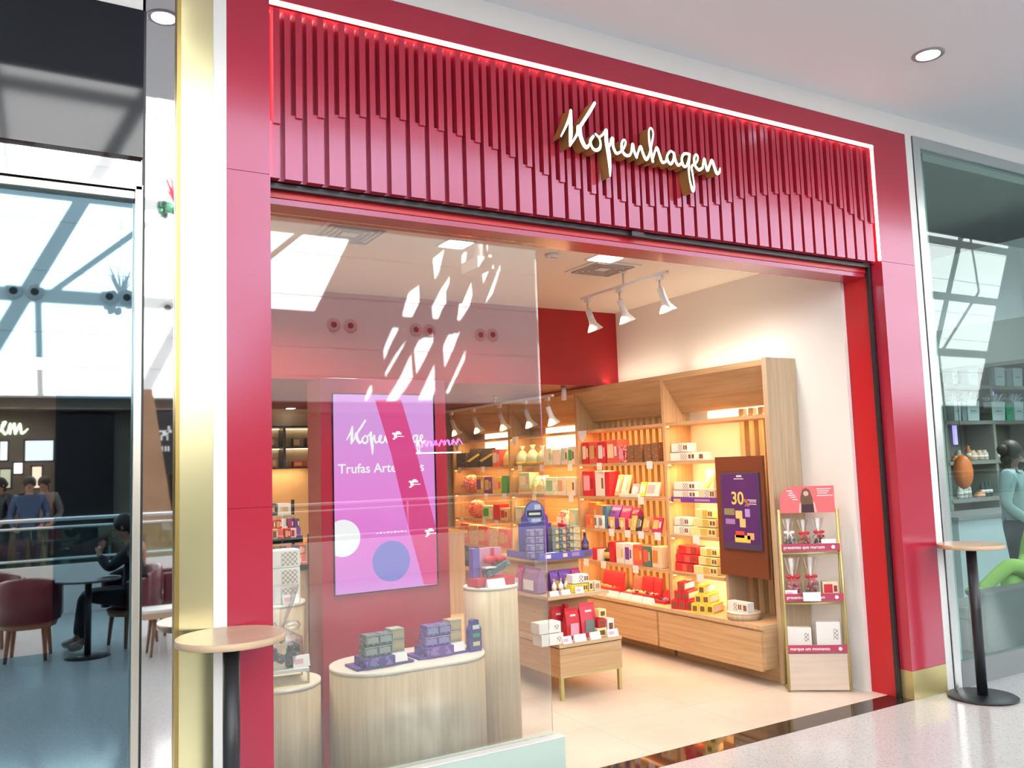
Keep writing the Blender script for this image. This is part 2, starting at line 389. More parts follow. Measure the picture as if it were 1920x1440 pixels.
# script sign ---------------------------------------------------------------
def cat_rom(pts, k=6):
    out = []
    n = len(pts)
    for i in range(n-1):
        p0 = pts[max(i-1, 0)]; p1 = pts[i]; p2 = pts[i+1]; p3 = pts[min(i+2, n-1)]
        for j in range(k):
            t = j/k
            out.append(tuple(.5*((2*p1[c])+(-p0[c]+p2[c])*t+(2*p0[c]-5*p1[c]+4*p2[c]-p3[c])*t*t+(-p0[c]+3*p1[c]-3*p2[c]+p3[c])*t**3) for c in range(3)))
    out.append(pts[-1]); return out
def ribbon(mf, ms, pts, y0, y1):
    """flat faced stroke: pts (x, z, width); face at y0, sides back to y1"""
    s = cat_rom(pts); n = len(s); Lp = []; Rp = []
    for i, (x, z, w_) in enumerate(s):
        a = s[max(i-1, 0)]; b = s[min(i+1, n-1)]; dx, dz = b[0]-a[0], b[1]-a[1]; l = math.hypot(dx, dz) or 1
        nx, nz_ = -dz/l*w_/2, dx/l*w_/2; Lp.append((x+nx, z+nz_)); Rp.append((x-nx, z-nz_))
    for i in range(n-1):
        a, b, c, d = Lp[i], Lp[i+1], Rp[i+1], Rp[i]
        mf.add([(p[0], y0, p[1]) for p in (a, b, c, d)], [(0, 1, 2, 3)])
        for p, q in ((a, b), (d, c)):
            ms.add([(p[0], y0+.0005, p[1]), (q[0], y0+.0005, q[1]), (q[0], y1, q[1]), (p[0], y1, p[1])], [(0, 1, 2, 3)])
    for i in range(0, n, 3):
        x, z, w_ = s[i]; k = 10
        ring = [(x+w_/2*math.cos(2*math.pi*j/k), z+w_/2*math.sin(2*math.pi*j/k)) for j in range(k)]
        mf.add([(p[0], y0, p[1]) for p in ring], [tuple(range(k))])
        if i in (0, n-1) or i == n-1:
            for j in range(k):
                p, q = ring[j], ring[(j+1) % k]
                ms.add([(p[0], y0+.0005, p[1]), (q[0], y0+.0005, q[1]), (q[0], y1, q[1]), (p[0], y1, p[1])], [(0, 1, 2, 3)])
def A(l, w=40): return [(1030+x/8.4706, 180+y/8.4706, (q[0] if q else w)/8.4706) for x, y, *q in l]
def Bz(l, w=40): return [(1190+x/8.4706, 230+y/8.4706, (q[0] if q else w)/8.4706) for x, y, *q in l]
LETTERS = [
 ('K', [A([(185, 640, 26), (250, 510, 40), (310, 370, 50), (340, 228, 42)]), A([(343, 230, 46), (342, 400, 64), (340, 600, 78), (328, 790, 38)]), A([(722, 110, 52), (650, 235, 58), (560, 375, 58), (485, 490, 58)]),
        A([(335, 780, 30), (400, 680, 40), (445, 590, 50), (455, 490, 60)]), A([(480, 490, 80), (492, 620, 78), (535, 745, 78), (585, 815, 66), (640, 770, 40)])]),
 ('o', [A([(640, 770, 40), (655, 690, 40), (700, 640, 46)]), A([(700, 640), (658, 730), (690, 830, 50), (750, 860, 56), (805, 820, 50), (812, 730), (780, 650), (735, 605, 36)]), A([(735, 605), (790, 650), (850, 610), (900, 540, 50)])]),
 ('p', [A([(905, 545, 60), (905, 700, 74), (940, 900, 86), (962, 1120, 62), (966, 1270, 30)]), A([(960, 800, 30), (985, 700, 50), (1008, 672, 50), (1012, 790, 54), (1060, 905, 54), (1120, 895, 40)])]),
 ('e', [A([(1120, 895), (1180, 830), (1212, 740, 36), (1188, 694, 34), (1152, 745, 44), (1152, 850, 52), (1205, 935, 56), (1275, 940, 44), (1310, 870, 40)])]),
 ('n', [A([(1305, 870), (1325, 765, 50), (1342, 860, 54), (1385, 970, 50)]), Bz([(30, 550, 46), (62, 450), (95, 380, 50), (130, 480, 54), (180, 585, 54), (225, 530, 44)])]),
 ('h', [Bz([(225, 530), (260, 400, 40), (294, 180, 34), (262, 88, 36), (226, 140, 36), (240, 340, 50), (288, 615, 54)]), Bz([(290, 570), (328, 440), (358, 402, 50), (392, 500, 54), (438, 625, 54), (500, 615, 40)])]),
 ('a', [Bz([(498, 615), (520, 520), (572, 452, 40), (622, 500, 40), (612, 600, 46), (570, 655, 50), (525, 600, 50), (515, 530)]), Bz([(625, 480, 44), (645, 590, 54), (690, 675, 50), (745, 640, 40)])]),
 ('g', [Bz([(868, 500, 44), (790, 494, 46), (748, 570, 46), (770, 675, 54), (815, 695, 40), (850, 600, 30), (868, 510)]), Bz([(872, 505, 46), (862, 650, 46), (862, 800, 36), (885, 950, 40), (925, 1080, 60), (946, 1000, 36), (922, 820, 36), (905, 700, 44), (955, 655, 36)])]),
 ('e', [Bz([(950, 670, 36), (998, 600, 36), (1002, 535, 36), (972, 508, 38), (945, 570, 44), (960, 680, 50), (1020, 748, 54), (1080, 715, 44)])]),
 ('n', [Bz([(1078, 715), (1106, 580, 50), (1122, 650, 54), (1155, 755, 54), (1190, 680, 46), (1226, 600, 54), (1262, 690, 60), (1302, 800, 62), (1345, 785, 44), (1357, 722, 24)])])]
def toworld(pl, y, fn=atY):
    out = []
    for u, v, wd in pl:
        p = fn(u, v, y); dep = (Vector((p.x, y, p.z))-CAM).dot(FW); out.append((p.x, p.z, wd*dep/F))
    return out
SY = -.075
sg = thing('shop_sign', 'white script Kopenhagen lettering with deep gold sides on the red fascia', 'sign', (3.2, 0, 3.4))
WORD = []
for ch, strokes in LETTERS:
    mf, ms = MB(), MB(); mf.T = ms.T = Matrix.Translation((-3.2, 0, -3.4))
    for st in strokes:
        wp = toworld(st, SY); WORD.append((ch, wp)); ribbon(mf, ms, wp, SY, .004)
    l = mf.build('letter', LETW, sg); ms.build('letter_side', LETG, l)
# ================================================================== LEFT NEIGHBOUR (glazed corner)
struct(B('trim_1', WPLAS, .752, .0, 0, XA-.001, .2, 4.11))
gp = thing('brass_column', 'polished pale brass column beside the red portal', 'column', (.68, .1, 0))
P_('face', GOLDP, .617, .0, .001, .751, .2, 4.1, par=gp); P_('edge_strip', mat('darker_brass', (.50, .36, .12), .3, 1), .600, -.004, .001, .616, .2, 4.1, par=gp)  # edge strip in a darker brass than the face
o = B('mirror_strip', MIRROR, .477, .03, .001, .599, .06, 4.1); tag(o, 'tall narrow mirror strip between brass column and window frame', 'mirror')
struct(B('wall_left', BLACK, -9, .2, 0, .8, .24, 4.1))
wf = thing('window_frame', 'champagne metal frame of the tinted window at far left', 'window frame', (.2, 0, 0))
P_('jamb', GREYM, .434, -.03, .001, .464, .03, 2.86, bevel=.004, par=wf); P_('shadow_gap', BLACK, .465, 0, .001, .476, .04, 3.64, par=wf)
P_('head_rail', GREYM, -9, -.025, 2.80, .434, .03, 2.835, bevel=.004, par=wf); P_('head_cap', STEEL, -9, -.03, 2.842, .464, .03, 2.862, par=wf)
struct(B('window_1', TINT, -9, .01, .0, .433, .03, 2.80))
struct(B('window_2', MIRROR, -9, .01, 2.862, .464, .03, 2.985))
o = B('dark_fascia', BLACKG, -9, -.02, 2.985, .464, .03, 3.63); tag(o, 'large dark glossy panel above the tinted window', 'panel')
o = MB().box(-3, -.006, 1.0, .158, .006, 2.079).build('mirror_screen', TINT2); o.location.y = 0
tag(o, 'clear mirror-like glass panel overlapping the tinted window at far left', 'glass panel')
B('edge_strip', WPLAS, -3, -.012, 2.0795, .160, .006, 2.13, o)
# ================================================================== SHOP SHELL
struct(B('ceiling', CREAM, .8, .313, 3.13, 5.3, 3.018, 3.3))
struct(B('wall_right', WHITEP, 5.216, .313, 0, 5.36, 6.4, 3.13))
struct(B('wall_left', CREAM, .8, .26, 0, .95, 6.4, 3.13))
struct(B('wall_back', mat('stucco_beige', (.72, .63, .50), .7), .95, 6.25, 0, 5.216, 6.4, 2.40))
struct(B('ceiling', DARKRED, .95, 3.03, 2.40, 5.216, 6.4, 2.55))
struct(B('wall_front', mat('bulkhead_red', (.36, .008, .015), .5), .95, 3.0, 2.40, 5.216, 3.03, 3.13))
struct(B('window_3', GLASS, XB, .246, .205, 2.56, .256, 2.898))
sl = thing('glass_sill', 'pale green metal sill channel holding the shop window glass', 'sill', (1.8, .25, 0))
P_('channel', MINTG, XB, .19, .002, 2.60, .31, .20, bevel=.003, par=sl); P_('cap', WPLAS, XB, .185, .2005, 2.60, .245, .207, bevel=.002, par=sl)
# recessed lamps, grille, detector
def panel_light(u, v, z, sx, sy, lab):
    p = atZ(u, v, z); t = thing('recessed_ceiling_light', lab, 'ceiling light', (p.x, p.y, z))
    MB().box(-sx, -sy, -.006, sx, sy, .003).build('frame', WPLAS, t); MB().box(-sx*.85, -sy*.85, -.010, sx*.85, sy*.85, -.006).build('lamp_disc', LAMPM, t)
panel_light(1135, 484, 3.13, .12, .09, 'square recessed light right behind the entrance beam'); panel_light(855, 457, 3.13, .10, .10, 'recessed light above the shop window display')
panel_light(545, 500, 3.13, .07, .07, 'small recessed light near the left end of the shop ceiling'); panel_light(545, 765, 2.40, .05, .05, 'small recessed light in the dark soffit at left')
def grille(u, v, lab):
    p = atZ(u, v, 3.13); t = thing('air_grille', lab, 'air vent', (p.x, p.y, 3.129))
    MB().box(-.21, -.21, -.008, .21, .21, 0).build('frame', WPLAS, t)
    mb = MB()
    for k, c in enumerate((.17, .135, .10, .065)):
        for sx, sy in ((1, 0), (0, 1)):
            for sg_ in (-1, 1):
                if sx: mb.box(sg_*c-.006, -c, -.016, sg_*c+.006, c, -.008)
                else: mb.box(-c, sg_*c-.006, -.016, c, sg_*c+.006, -.008)
    mb.build('louvres', mat('grille_grey', (.45, .42, .4), .5), t)
grille(1130, 503, 'square ceiling air grille beside the ceiling track'); grille(655, 437, 'square ceiling air grille behind the shop window top')
p = atZ(1035, 477, 3.13); t = thing('smoke_detector', 'small white detector on the shop ceiling near the entrance beam', 'smoke detector', (p.x, p.y, 3.13))
MB().lathe(((.03, -.03), (.045, -.022), (.05, -.0)), n=20).build('body', WPLAS, t)
mb = MB()
for a in (-.02, 0, .02): mb.box(a-.004, -.03, -.032, a+.004, -.02, -.03)
mb.build('slots', BLACK, t)
# track lights
def track(x, y0, y1, z, ys, lab, watt, cz, droplab):
    t = thing('track_light_rail', lab, 'track light', (x, (y0+y1)/2, z)); h = (y1-y0)/2
    MB().box(-.014, -h, 0, .014, h, .02).build('rail', WPLAS, t)
    for k in (-h*.05,): MB().cyl(0, k, .02, cz-z, .008, 8).build('drop_rod', GREYM, t)
    MB().cyl(0, -h*.05, cz-z-.025, cz-z, .03, 16).build('canopy', WPLAS, t)
    for i, y in enumerate(ys):
        s_ = thing('track_spotlight', droplab[i], 'spotlight', (x, y, z), 0, 'spotlights on '+lab.split(' over')[0] if 0 else None)
        MB().box(-.012, -.03, -.035, .012, .03, -.001).build('adapter', WPLAS, s_)
        MB().cyl(0, 0, -.10, -.035, .008, 8).build('arm', GREYM, s_)
        mb = MB(); tilt = Matrix.Translation((0, 0, -.09)) @ Matrix.Rotation(math.radians(-22), 4, 'Y'); mb.T = tilt
        mb.lathe(((.024, 0), (.026, -.09), (.034, -.13), (.062, -.175), (.068, -.185), (.055, -.178), (.02, -.12)), n=20)
        mb.build('shade', WPLAS, s_)
        mb = MB(); mb.T = tilt; mb.cyl(0, 0, -.168, -.164, .045, 16); mb.build('lamp', LAMPM, s_)
        l = lamp('spotlight_lamp', 'SPOT', (x, y, z-.24), watt, WARM, None, spot_size=1.5, spot_blend=.7, shadow_soft_size=.04); aim(l, (5.0, y, 1.75 if z > 2.6 else 1.8))
track(4.09, .90, 1.98, 3.0, (1.90, 1.47, .99), 'white ceiling track over the nearest shelf bays', 90, 3.13,
      ['white cone spotlight, leftmost of the three on the high ceiling track', 'white cone spotlight, middle of the three on the high ceiling track', 'white cone spotlight, rightmost of the three on the high ceiling track'])
track(4.5, 3.1, 5.5, 2.30, (5.3, 4.74, 4.15, 3.62, 3.2), 'white track under the dark red soffit', 42, 2.40,
      ['white cone spotlight, far left of five under the dark soffit', 'white cone spotlight, second from left under the dark soffit', 'white cone spotlight, middle of five under the dark soffit', 'white cone spotlight, fourth from left under the dark soffit', 'white cone spotlight, nearest of five under the dark soffit'])
t = thing('wall_sensor', 'small white cylinder fixture hanging by the dark red bulkhead', 'fixture', (4.66, 3.15, 2.40)); MB().cyl(0, 0, -.13, 0, .026, 16).build('body', WPLAS, t)
# ================================================================== WALL SHELVING
XS = 4.9; XWALL = 5.214
BY = [.82, 2.0, 3.33, 4.68, 6.11]
LV = {'A': 1.975, 'B': 1.645, 'C': 1.33, 'D': 1.025, 'E': .715}
CT = [.45, .42, .40, .38]
def yx(u, v, x=4.9): return atX(u, v, x).y
BN = ['nearest', 'second', 'third', 'farthest']
bays = []
for b in range(4):
    y0, y1 = BY[b], BY[b+1]; ct = .43
    t = thing('shelf_bay', ['oak wall shelf bay with a brown poster panel, nearest the entrance', 'oak wall shelf bay with red gift boxes, second from the entrance', 'oak wall shelf bay with mint packages, third from the entrance', 'oak wall shelf bay with red round bouquets, farthest from the entrance'][b], 'shelf unit', (XS, y0, 0))
    o_ = (XS, y0, 0); bays.append(t)
    def Q(name, m, x0, ya, z0, x1, yb, z1, bevel=0, par=None):
        return MB().box(x0-XS, ya-y0, z0, x1-XS, yb-y0, z1).build(name, m, par or t, bevel)
    if b == 0: Q('side_panel', OAKV, XS, y0-.045, .002, XWALL, y0, 2.40)
    Q('side_panel', OAKW, XS, y1-.035, .14, XWALL, y1, 2.39)
    Q('plinth', OAKH, XS+.02, y0, .002, XWALL, y1-.035, .12)
    Q('back_panel', CREAM if b == 0 else OAKH, XWALL-.02, y0, .12, XWALL, y1-.035, 2.12)
    mb = MB(); w_ = y1-.035-y0
    mb.hexa([(0.0, 0, 2.345), (.20, 0, 2.06), (.20, w_, 2.06), (0, w_, 2.345)], [(0.0, 0, 2.375), (.225, 0, 2.06), (.225, w_, 2.06), (0, w_, 2.375)])
    mb.build('sloped_canopy', OAKH, t)
    if b < 2: Q('cove_strip', mat('cove_strip', (1, .9, .8), .5, emit=(1, .8, .58), es=2), XS+.12, y0+.05, 2.392, XS+.20, y1-.08, 2.40)
    Q('top_rail', OAKH, XS, y0, 2.375, XS+.03, y1-.035, 2.39)
    ysp = 1.345 if b == 0 else None
    for k, z in LV.items():
        yy0 = ysp if (b == 0 and k != 'A') else y0
        Q('shelf', OAKH, XS+.005, yy0, z-.028, XWALL-.021, y1-.035, z)
        # warm lamp bead under every shelf
        Q('shelf_bracket_light', mat('bracket_light', (1, .8, .5), .5, emit=(1, .62, .25), es=3), XS+.012, y1-.060, z-.04, XS+.03, y1-.040, z-.029)
        ya, yb = yy0+.05, y1-.09
        lamp('shelf_lamp', 'AREA', (XS+.06, (ya+yb)/2, z-.034), (4.2 if b < 2 else 5), WARM, (0, math.radians(-25), 0), shape='RECTANGLE', size=.03, size_y=yb-ya)
    lamp('cove_lamp', 'AREA', (XS+.16, (y0+y1)/2, 2.43), 1.7 if b < 2 else .01, (1, .80, .58), (0, math.radians(198), 0), shape='RECTANGLE', size=.08, size_y=w_*.9)
    # cabinet
    Q('cabinet', OAKH, 4.765, y0+(.001 if b == 0 else 0), .12, XS-.0005, y1, ct-.03)
    Q('counter_top', OAKL, 4.75, y0+(.001 if b == 0 else 0), ct-.0295, XWALL-.021, y1, ct)
    Q('drawer_front', OAKH, 4.748, y0+(.02 if b == 0 else .014), .105, 4.765, y1-.014, ct-.045)
    # slats
    if b in (0, 1):
        mb = MB(); ya = y0+.03; ye = (1.32 if b == 0 else y1-.06); st = .105 if b == 0 else .088
        while ya < ye:
            mb.box(XWALL-.075-XS, ya-y0, ct+.003, XWALL-.022-XS, ya+st*.5-y0, 2.05); ya += st
        mb.build('slats', OAKW, t)
    if b != 1:
        ya, yb = (y0+.03, y1-.27) if b == 0 else (y0+.01, y1-.36)
        Q('glow_panel', GLOWW, XWALL-.03, ya, 2.0 if b == 0 else 1.80, XWALL-.021, yb, 2.055)
        lamp('glow_lamp', 'AREA', (XWALL-.06, (ya+yb)/2, 1.98), 5, WARM, (0, math.radians(60), 0), shape='RECTANGLE', size=.05, size_y=yb-ya)
    if b == 0:
        Q('divider', OAKV, XS+.02, ysp-.03, ct+.003, XWALL-.08, ysp, 1.64)
# brown board with poster
bb = thing('notice_board', 'tall brown board hung in front of slats in the nearest shelf bay', 'board', (4.885, 1.09, .75))
MB().box(-.012, -.245, 0, .012, .255, .915).build('board', mat('brown_board', (.16, .045, .02), .45), bb)
ps = thing('promo_poster', 'framed purple 30 percent discount poster on the brown board', 'poster', (4.868, 1.08, .955))
MB().box(-.012, -.20, 0, .004, .20, .585).build('frame', mat('poster_frame', (.07, .05, .12), .3), ps, .002)
MB().box(-.0135, -.185, .05, -.0122, .185, .57).build('print', mat('poster_purple', (.085, .025, .16), .35), ps)
RX = (math.pi/2, 0, -math.pi/2); WHT = mat('print_white', (.85, .85, .85), .5); YEL = mat('print_yellow', (.85, .62, .15), .5)
textmesh('price_text', '30', .135, YEL, ps, (-.0145, .09, .345), RX, bold=.002)
textmesh('percent_text', '%', .08, mat('print_orange', (.70, .36, .12), .5), ps, (-.0145, -.045, .33), RX)
def strokes(name, m, par, items, fn):
    mb = MB()
    for it in items: fn(mb, it)
    return mb.build(name, m, par)
strokes('small_text', WHT, ps, [(-.17, .375, .08), (-.17, .362, .07), (-.17, .345, .08), (-.05, .535, .10), (-.035, .552, .06), (-.03, .560, .05)], lambda mb, q: mb.box(-.0145, q[0], q[1], -.0136, q[0]+q[2], q[1]+.006))
for y, z, w_, h_, c in ((.06, .26, .11, .05, (.25, .25, .12)), (-.02, .235, .07, .06, (.7, .6, .25)), (-.10, .25, .05, .06, (.45, .32, .8)), (.06, .19, .10, .04, (.35, .22, .5)), (-.05, .17, .06, .065, (.72, .6, .25)), (-.03, .09, .09, .05, (.75, .08, .08)), (-.13, .08, .07, .05, (.8, .45, .2)), (-.09, .055, .16, .055, (.85, .65, .12))):
    MB().box(-.0148, y, z, -.0137, y+w_, z+h_).build('printed_product', pm(c), ps)
# ================================================================== TOTEM WITH SCREEN
tt = thing('screen_totem', 'tall red totem column with a built-in pink video screen behind the window', 'totem', (1.54, 1.0, 0))
MB().box(0, 0, .002, .795, .25, 2.19).build('body', RED, tt, .003)
scx0, scx1, scz0, scz1 = 1.613, 2.245, .955, 2.095
MB().box(scx0-.006-1.54, -.008, scz0-.006, scx1+.012-1.54, -.0005, scz1+.006).build('bezel', BLACKG, tt)
def emi(name, col, s_=1.0): return mat(name, (.01, .01, .01), .3, emit=col, es=s_)
EP, EM, EW, EL = emi('screen_lilac', (.80, .22, .80), 1.0), emi('screen_magenta', (1, .05, .33), .9), emi('screen_white', (1, .97, 1), 1.15), emi('screen_periwinkle', (.30, .28, .80), .95)
m = EP; tcn = N(m, 'ShaderNodeTexCoord'); sp = N(m, 'ShaderNodeSeparateXYZ'); L(m, tcn.outputs['Object'], sp.inputs[0])
L(m, ramp(m, sp.outputs['Z'], ((.0, (.84, .30, .86)), (.35, (1, .24, .84)), (.6, (1, .30, .88)), (1, (.86, .38, .92)))), m.node_tree.nodes['Principled BSDF'].inputs['Emission Color'])
s0 = thing('video_screen', 'bright pink video screen on the red totem reading Kopenhagen and Trufas', 'screen', (scx0, 1.0, scz0))
MB().box(0, -.0095, 0, scx1-scx0, -.0085, scz1-scz0).build('picture', EP, s0)
def sp_(u, v):
    p = atY(u, v, .99); return (min(max(p.x-scx0, 0), scx1-scx0), min(max(p.z-scz0, 0), scz1-scz0))
rb = [sp_(703, 750), sp_(752, 750), sp_(777, 835), sp_(818, 990), (scx1-scx0, sp_(822, 1096)[1]), sp_(795, 1096), sp_(765, 985), sp_(733, 850)]
MB().prism([(x, z) for x, z in rb], 1, -.0122, -.0112).build('ribbon_graphic', EM, s0)
def disc(cx, cz, r, x0=0, x1=scx1-scx0):
    return [(min(max(cx+r*math.cos(a*math.pi/20), x0), x1), cz+r*math.sin(a*math.pi/20)) for a in range(40)]
c1 = sp_(649, 1009); MB().prism(disc(c1[0]-.02, c1[1], .105), 1, -.0113, -.0099).build('truffle_graphic', EW, s0)
c2 = sp_(734, 1052); MB().prism(disc(*c2, .118), 1, -.0113, -.0099).build('truffle_graphic', EL, s0)
# lettering on the screen (script partly hidden by the ribbon)
wx0 = min(p[0] for c, st in WORD for p in st); wx1 = max(p[0] for c, st in WORD for p in st); wz0 = min(p[1] for c, st in WORD[:4] for p in st)
k0 = sp_(650, 832); kx1 = sp_(838, 805)[0]+.06; scl = .565/(wx1-wx0)
mf, ms = MB(), MB()
for ch, st in WORD:
    q = [((x-wx0)*scl+k0[0], (z-wz0)*scl+k0[1]+.0, wd*scl*1.35) for x, z, wd in st]
    if max(p[0] for p in q) < scx1-scx0-.005: ribbon(mf, ms, q, -.0108, -.0102)
mf.build('script_word', EW, s0)
o = textmesh('caption_text', 'Trufas Artesanais', .0765, EW, s0, (sp_(634, 888)[0], -.0103, sp_(634, 888)[1]), bold=.0012, ext=.0002)
for u, v in ((744, 818), (775, 908), (805, 1000)):
    x, z = sp_(u, v); mb = MB()
    for a, b, c, d in ((-.03, .01, .03, .022), (-.02, -.012, .0, .012), (-.028, -.02, -.012, -.012), (.0, -.004, .045, .002), (-.005, .022, .02, .03)): mb.box(x+a, -.0132, z+b, x+c, -.0124, z+d)
    mb.build('horse_emblem', EW, s0)
mb = MB()
for k in range(9): mb.box(.25+k*.022, -.0105, .325, .263+k*.022, -.0099, .331+.003*(k % 2))
mb.build('small_text', EW, s0)
# ================================================================== PLINTHS
def stadium(cx, cy_, hx, r, n=16):
    return [(cx+hx+r*math.cos(a), cy_+r*math.sin(a)) for a in [(-math.pi/2+math.pi*i/n) for i in range(n+1)]]+[(cx-hx+r*math.cos(a), cy_+r*math.sin(a)) for a in [(math.pi/2+math.pi*i/n) for i in range(n+1)]]
def plinth(cx, cy_, hx, r, h, lab):
    t = thing('display_plinth', lab, 'plinth', (cx, cy_, 0))
    MB().prism(stadium(0, 0, hx, r), 2, .002, h-.018, smooth=True).build('body', OAKV, t)
    MB().prism(stadium(0, 0, hx, r+.001), 2, h-.0178, h, smooth=True).build('top', mat('pale_laminate', (.82, .76, .66), .3), t); return t
plinth(1.885, .60, .185, .245, .64, 'long oval oak plinth right behind the shop window glass')
plinth(2.50, .79, .03, .135, .95, 'tall narrow rounded oak plinth right of the oval one')
plinth(1.215, .70, .0, .205, .60, 'low round oak plinth behind the left portal column')
plinth(1.33, 1.20, .0, .165, .925, 'taller oak plinth behind the low round one at left')
# ================================================================== GONDOLA
GX0, GX1, GY0 = 3.37, 3.91, 1.4
g = thing('display_gondola', 'tiered oak display table on brass legs in the middle of the shop', 'display table', (3.64, 2.1, 0))
for x in (GX0+.005, GX1-.03):
    for y in (GY0+.005, 2.75): P_('leg', GOLDL, x, y, .001, x+.025, y+.025, .165, par=g)
P_('frame', GOLDL, GX0, GY0, .155, GX1, 2.78, .172, par=g); P_('drawer_body', OAKH, GX0, GY0, .173, GX1, 2.78, .355, par=g)
P_('base_top', OAKL, GX0-.003, GY0-.003, .362, GX1+.003, 2.783, .385, par=g); P_('shadow_gap', BLACK, GX0+.01, GY0+.01, .3555, GX1-.01, 2.77, .3615, par=g)
P_('riser', OAKH, GX0+.06, 1.72, .386, GX1-.06, 2.5, .675, par=g); P_('tier_board', OAKL, GX0-.0, 1.53, .676, GX1, 2.62, .70, par=g)
P_('upper_riser', OAKH, GX0+.09, 1.84, .701, GX1-.05, 2.4, .915, par=g); P_('top_board', OAKL, GX0+.06, 1.78, .916, GX1+.01, 2.45, .935, par=g)
# ================================================================== LADDER STAND BY THE ENTRANCE
LS = Vector((4.95, .505, 0)); la = math.atan2(-.257, .335)
ls = thing('ladder_stand', 'brass ladder display stand with red shelf strips beside the entrance jamb', 'display stand', LS, la)
hw = .21
for sx in (-1, 1):
    mb = MB(); mb.tube([(sx*hw, 0, .01), (sx*(hw-.008), .03, 1.27)], .011, 6); mb.build('front_leg', GOLDL, ls)
    mb = MB(); mb.tube([(sx*hw, .14, .01), (sx*(hw-.008), .05, 1.27)], .008, 6); mb.build('rear_leg', GOLDL, ls)
    mb = MB(); mb.tube([(sx*hw, 0, .02), (sx*hw, .14, .02)], .008, 6); mb.build('foot_bar', GOLDL, ls)
tz = []
STR = mat('strip_raspberry', (.48, .055, .12), .45)
LSZ = [1.005, .655, .30]; WRD = ['presentes que marcam', 'presentes que tocam', 'marque um momento']
for k, z in enumerate(LSZ):
    y0 = .005+z*.02; dpt = .13-.06*z
    MB().box(-hw+.005, y0, z-.012, hw-.005, y0+dpt, z).build('shelf', OAKL, ls)
    MB().box(-hw+.008, y0-.012, z-.03, hw-.008, y0-.0005, z+.022).build('shelf_strip', STR, ls)
    if k < 2: MB().tube([(-hw+.0, y0, z-.045), (hw-.0, y0, z-.045)], .009, 6).build('crossbar', GOLDL, ls)
    textmesh('strip_text', WRD[k], .031, WHT, ls, (-hw+.022, y0-.0135, z-.012), bold=.0006)
    MB().prism(disc(.155, z-.003, .013, -9, 9), 1, y0-.0135, y0-.0125).build('strip_emblem', WHT, ls)
MB().box(-hw+.005, .0, .015, hw-.005, .012, .262).build('base_panel', wood('pale_oak', (.72, .60, .50), (.62, .50, .41), (1.4, 1.4, 30)), ls)
hc = thing('header_card', 'coral red header card with a portrait on top of the ladder stand', 'header card', LS+Matrix.Rotation(la, 3, 'Z') @ Vector((0, .035, 1.245)), la)
prf = [(-.19, 0), (.19, 0), (.19, .19), (-.10, .19), (-.14, .178), (-.172, .150), (-.19, .11)]
MB().prism(prf, 1, 0, .008).build('card', mat('coral_card', (.85, .16, .17), .45), hc)
def flat(name, pts, m, par, y): return MB().prism(pts, 1, y-.0014, y-.0002).build(name, m, par)
flat('portrait_dress', [(-.045, .002), (.045, .002), (.04, .07), (.025, .105), (-.025, .105), (-.04, .07)], pm((.05, .01, .02)), hc, 0)
flat('portrait_hair', [(-.045, .06), (.035, .06), (.04, .10), (.02, .165), (-.005, .178), (-.03, .165), (-.045, .11)], pm((.16, .07, .035)), hc, -.0014)
flat('portrait_face', disc(-.006, .137, .018, -9, 9), pm((.75, .45, .33)), hc, -.0028)
flat('portrait_arm', [(-.062, .002), (-.045, .002), (-.042, .075), (-.055, .07)], pm((.8, .5, .38)), hc, -.0014)
flat('portrait_arm', [(.048, .002), (.064, .002), (.052, .07), (.04, .075)], pm((.8, .5, .38)), hc, -.0014)
mb = MB()
for x, z, w_ in ((-.14, .155, .04), (-.125, .14, .03), (-.13, .125, .05), (-.115, .11, .04), (-.10, .093, .035), (.07, .165, .10), (.075, .15, .08), (.075, .135, .07), (.07, .118, .11)): mb.box(x, -.0016, z, x+w_, -.0002, z+.006)
mb.build('card_text', WHT, hc)
# ================================================================== GOODS
LABELS = {}
def reg(o, where):
    LABELS.setdefault(o['label'], []).append(o); o['_w'] = where; return o
C_ = dict(red=(.62, .025, .045), dred=(.38, .01, .02), coral=(.80, .13, .10), white=(.88, .86, .82), cream=(.82, .70, .50), mint=(.52, .78, .62), dmint=(.28, .58, .42), green=(.06, .42, .14),
          yellow=(.88, .68, .08), lyel=(.90, .80, .38), gold=(.70, .50, .16), brown=(.20, .10, .05), dark=(.035, .03, .032), grey=(.20, .23, .23), purple=(.16, .05, .34), dpurp=(.06, .04, .16), lilac=(.42, .25, .45), magenta=(.45, .03, .16), pink=(.85, .42, .52), orange=(.82, .25, .06), copper=(.55, .26, .14), blue=(.07, .20, .32), tan=(.66, .50, .28), dgreen=(.10, .22, .16))
def cm(n, r=.42, me=0):
    return pm(C_[n] if isinstance(n, str) else n, r, me)
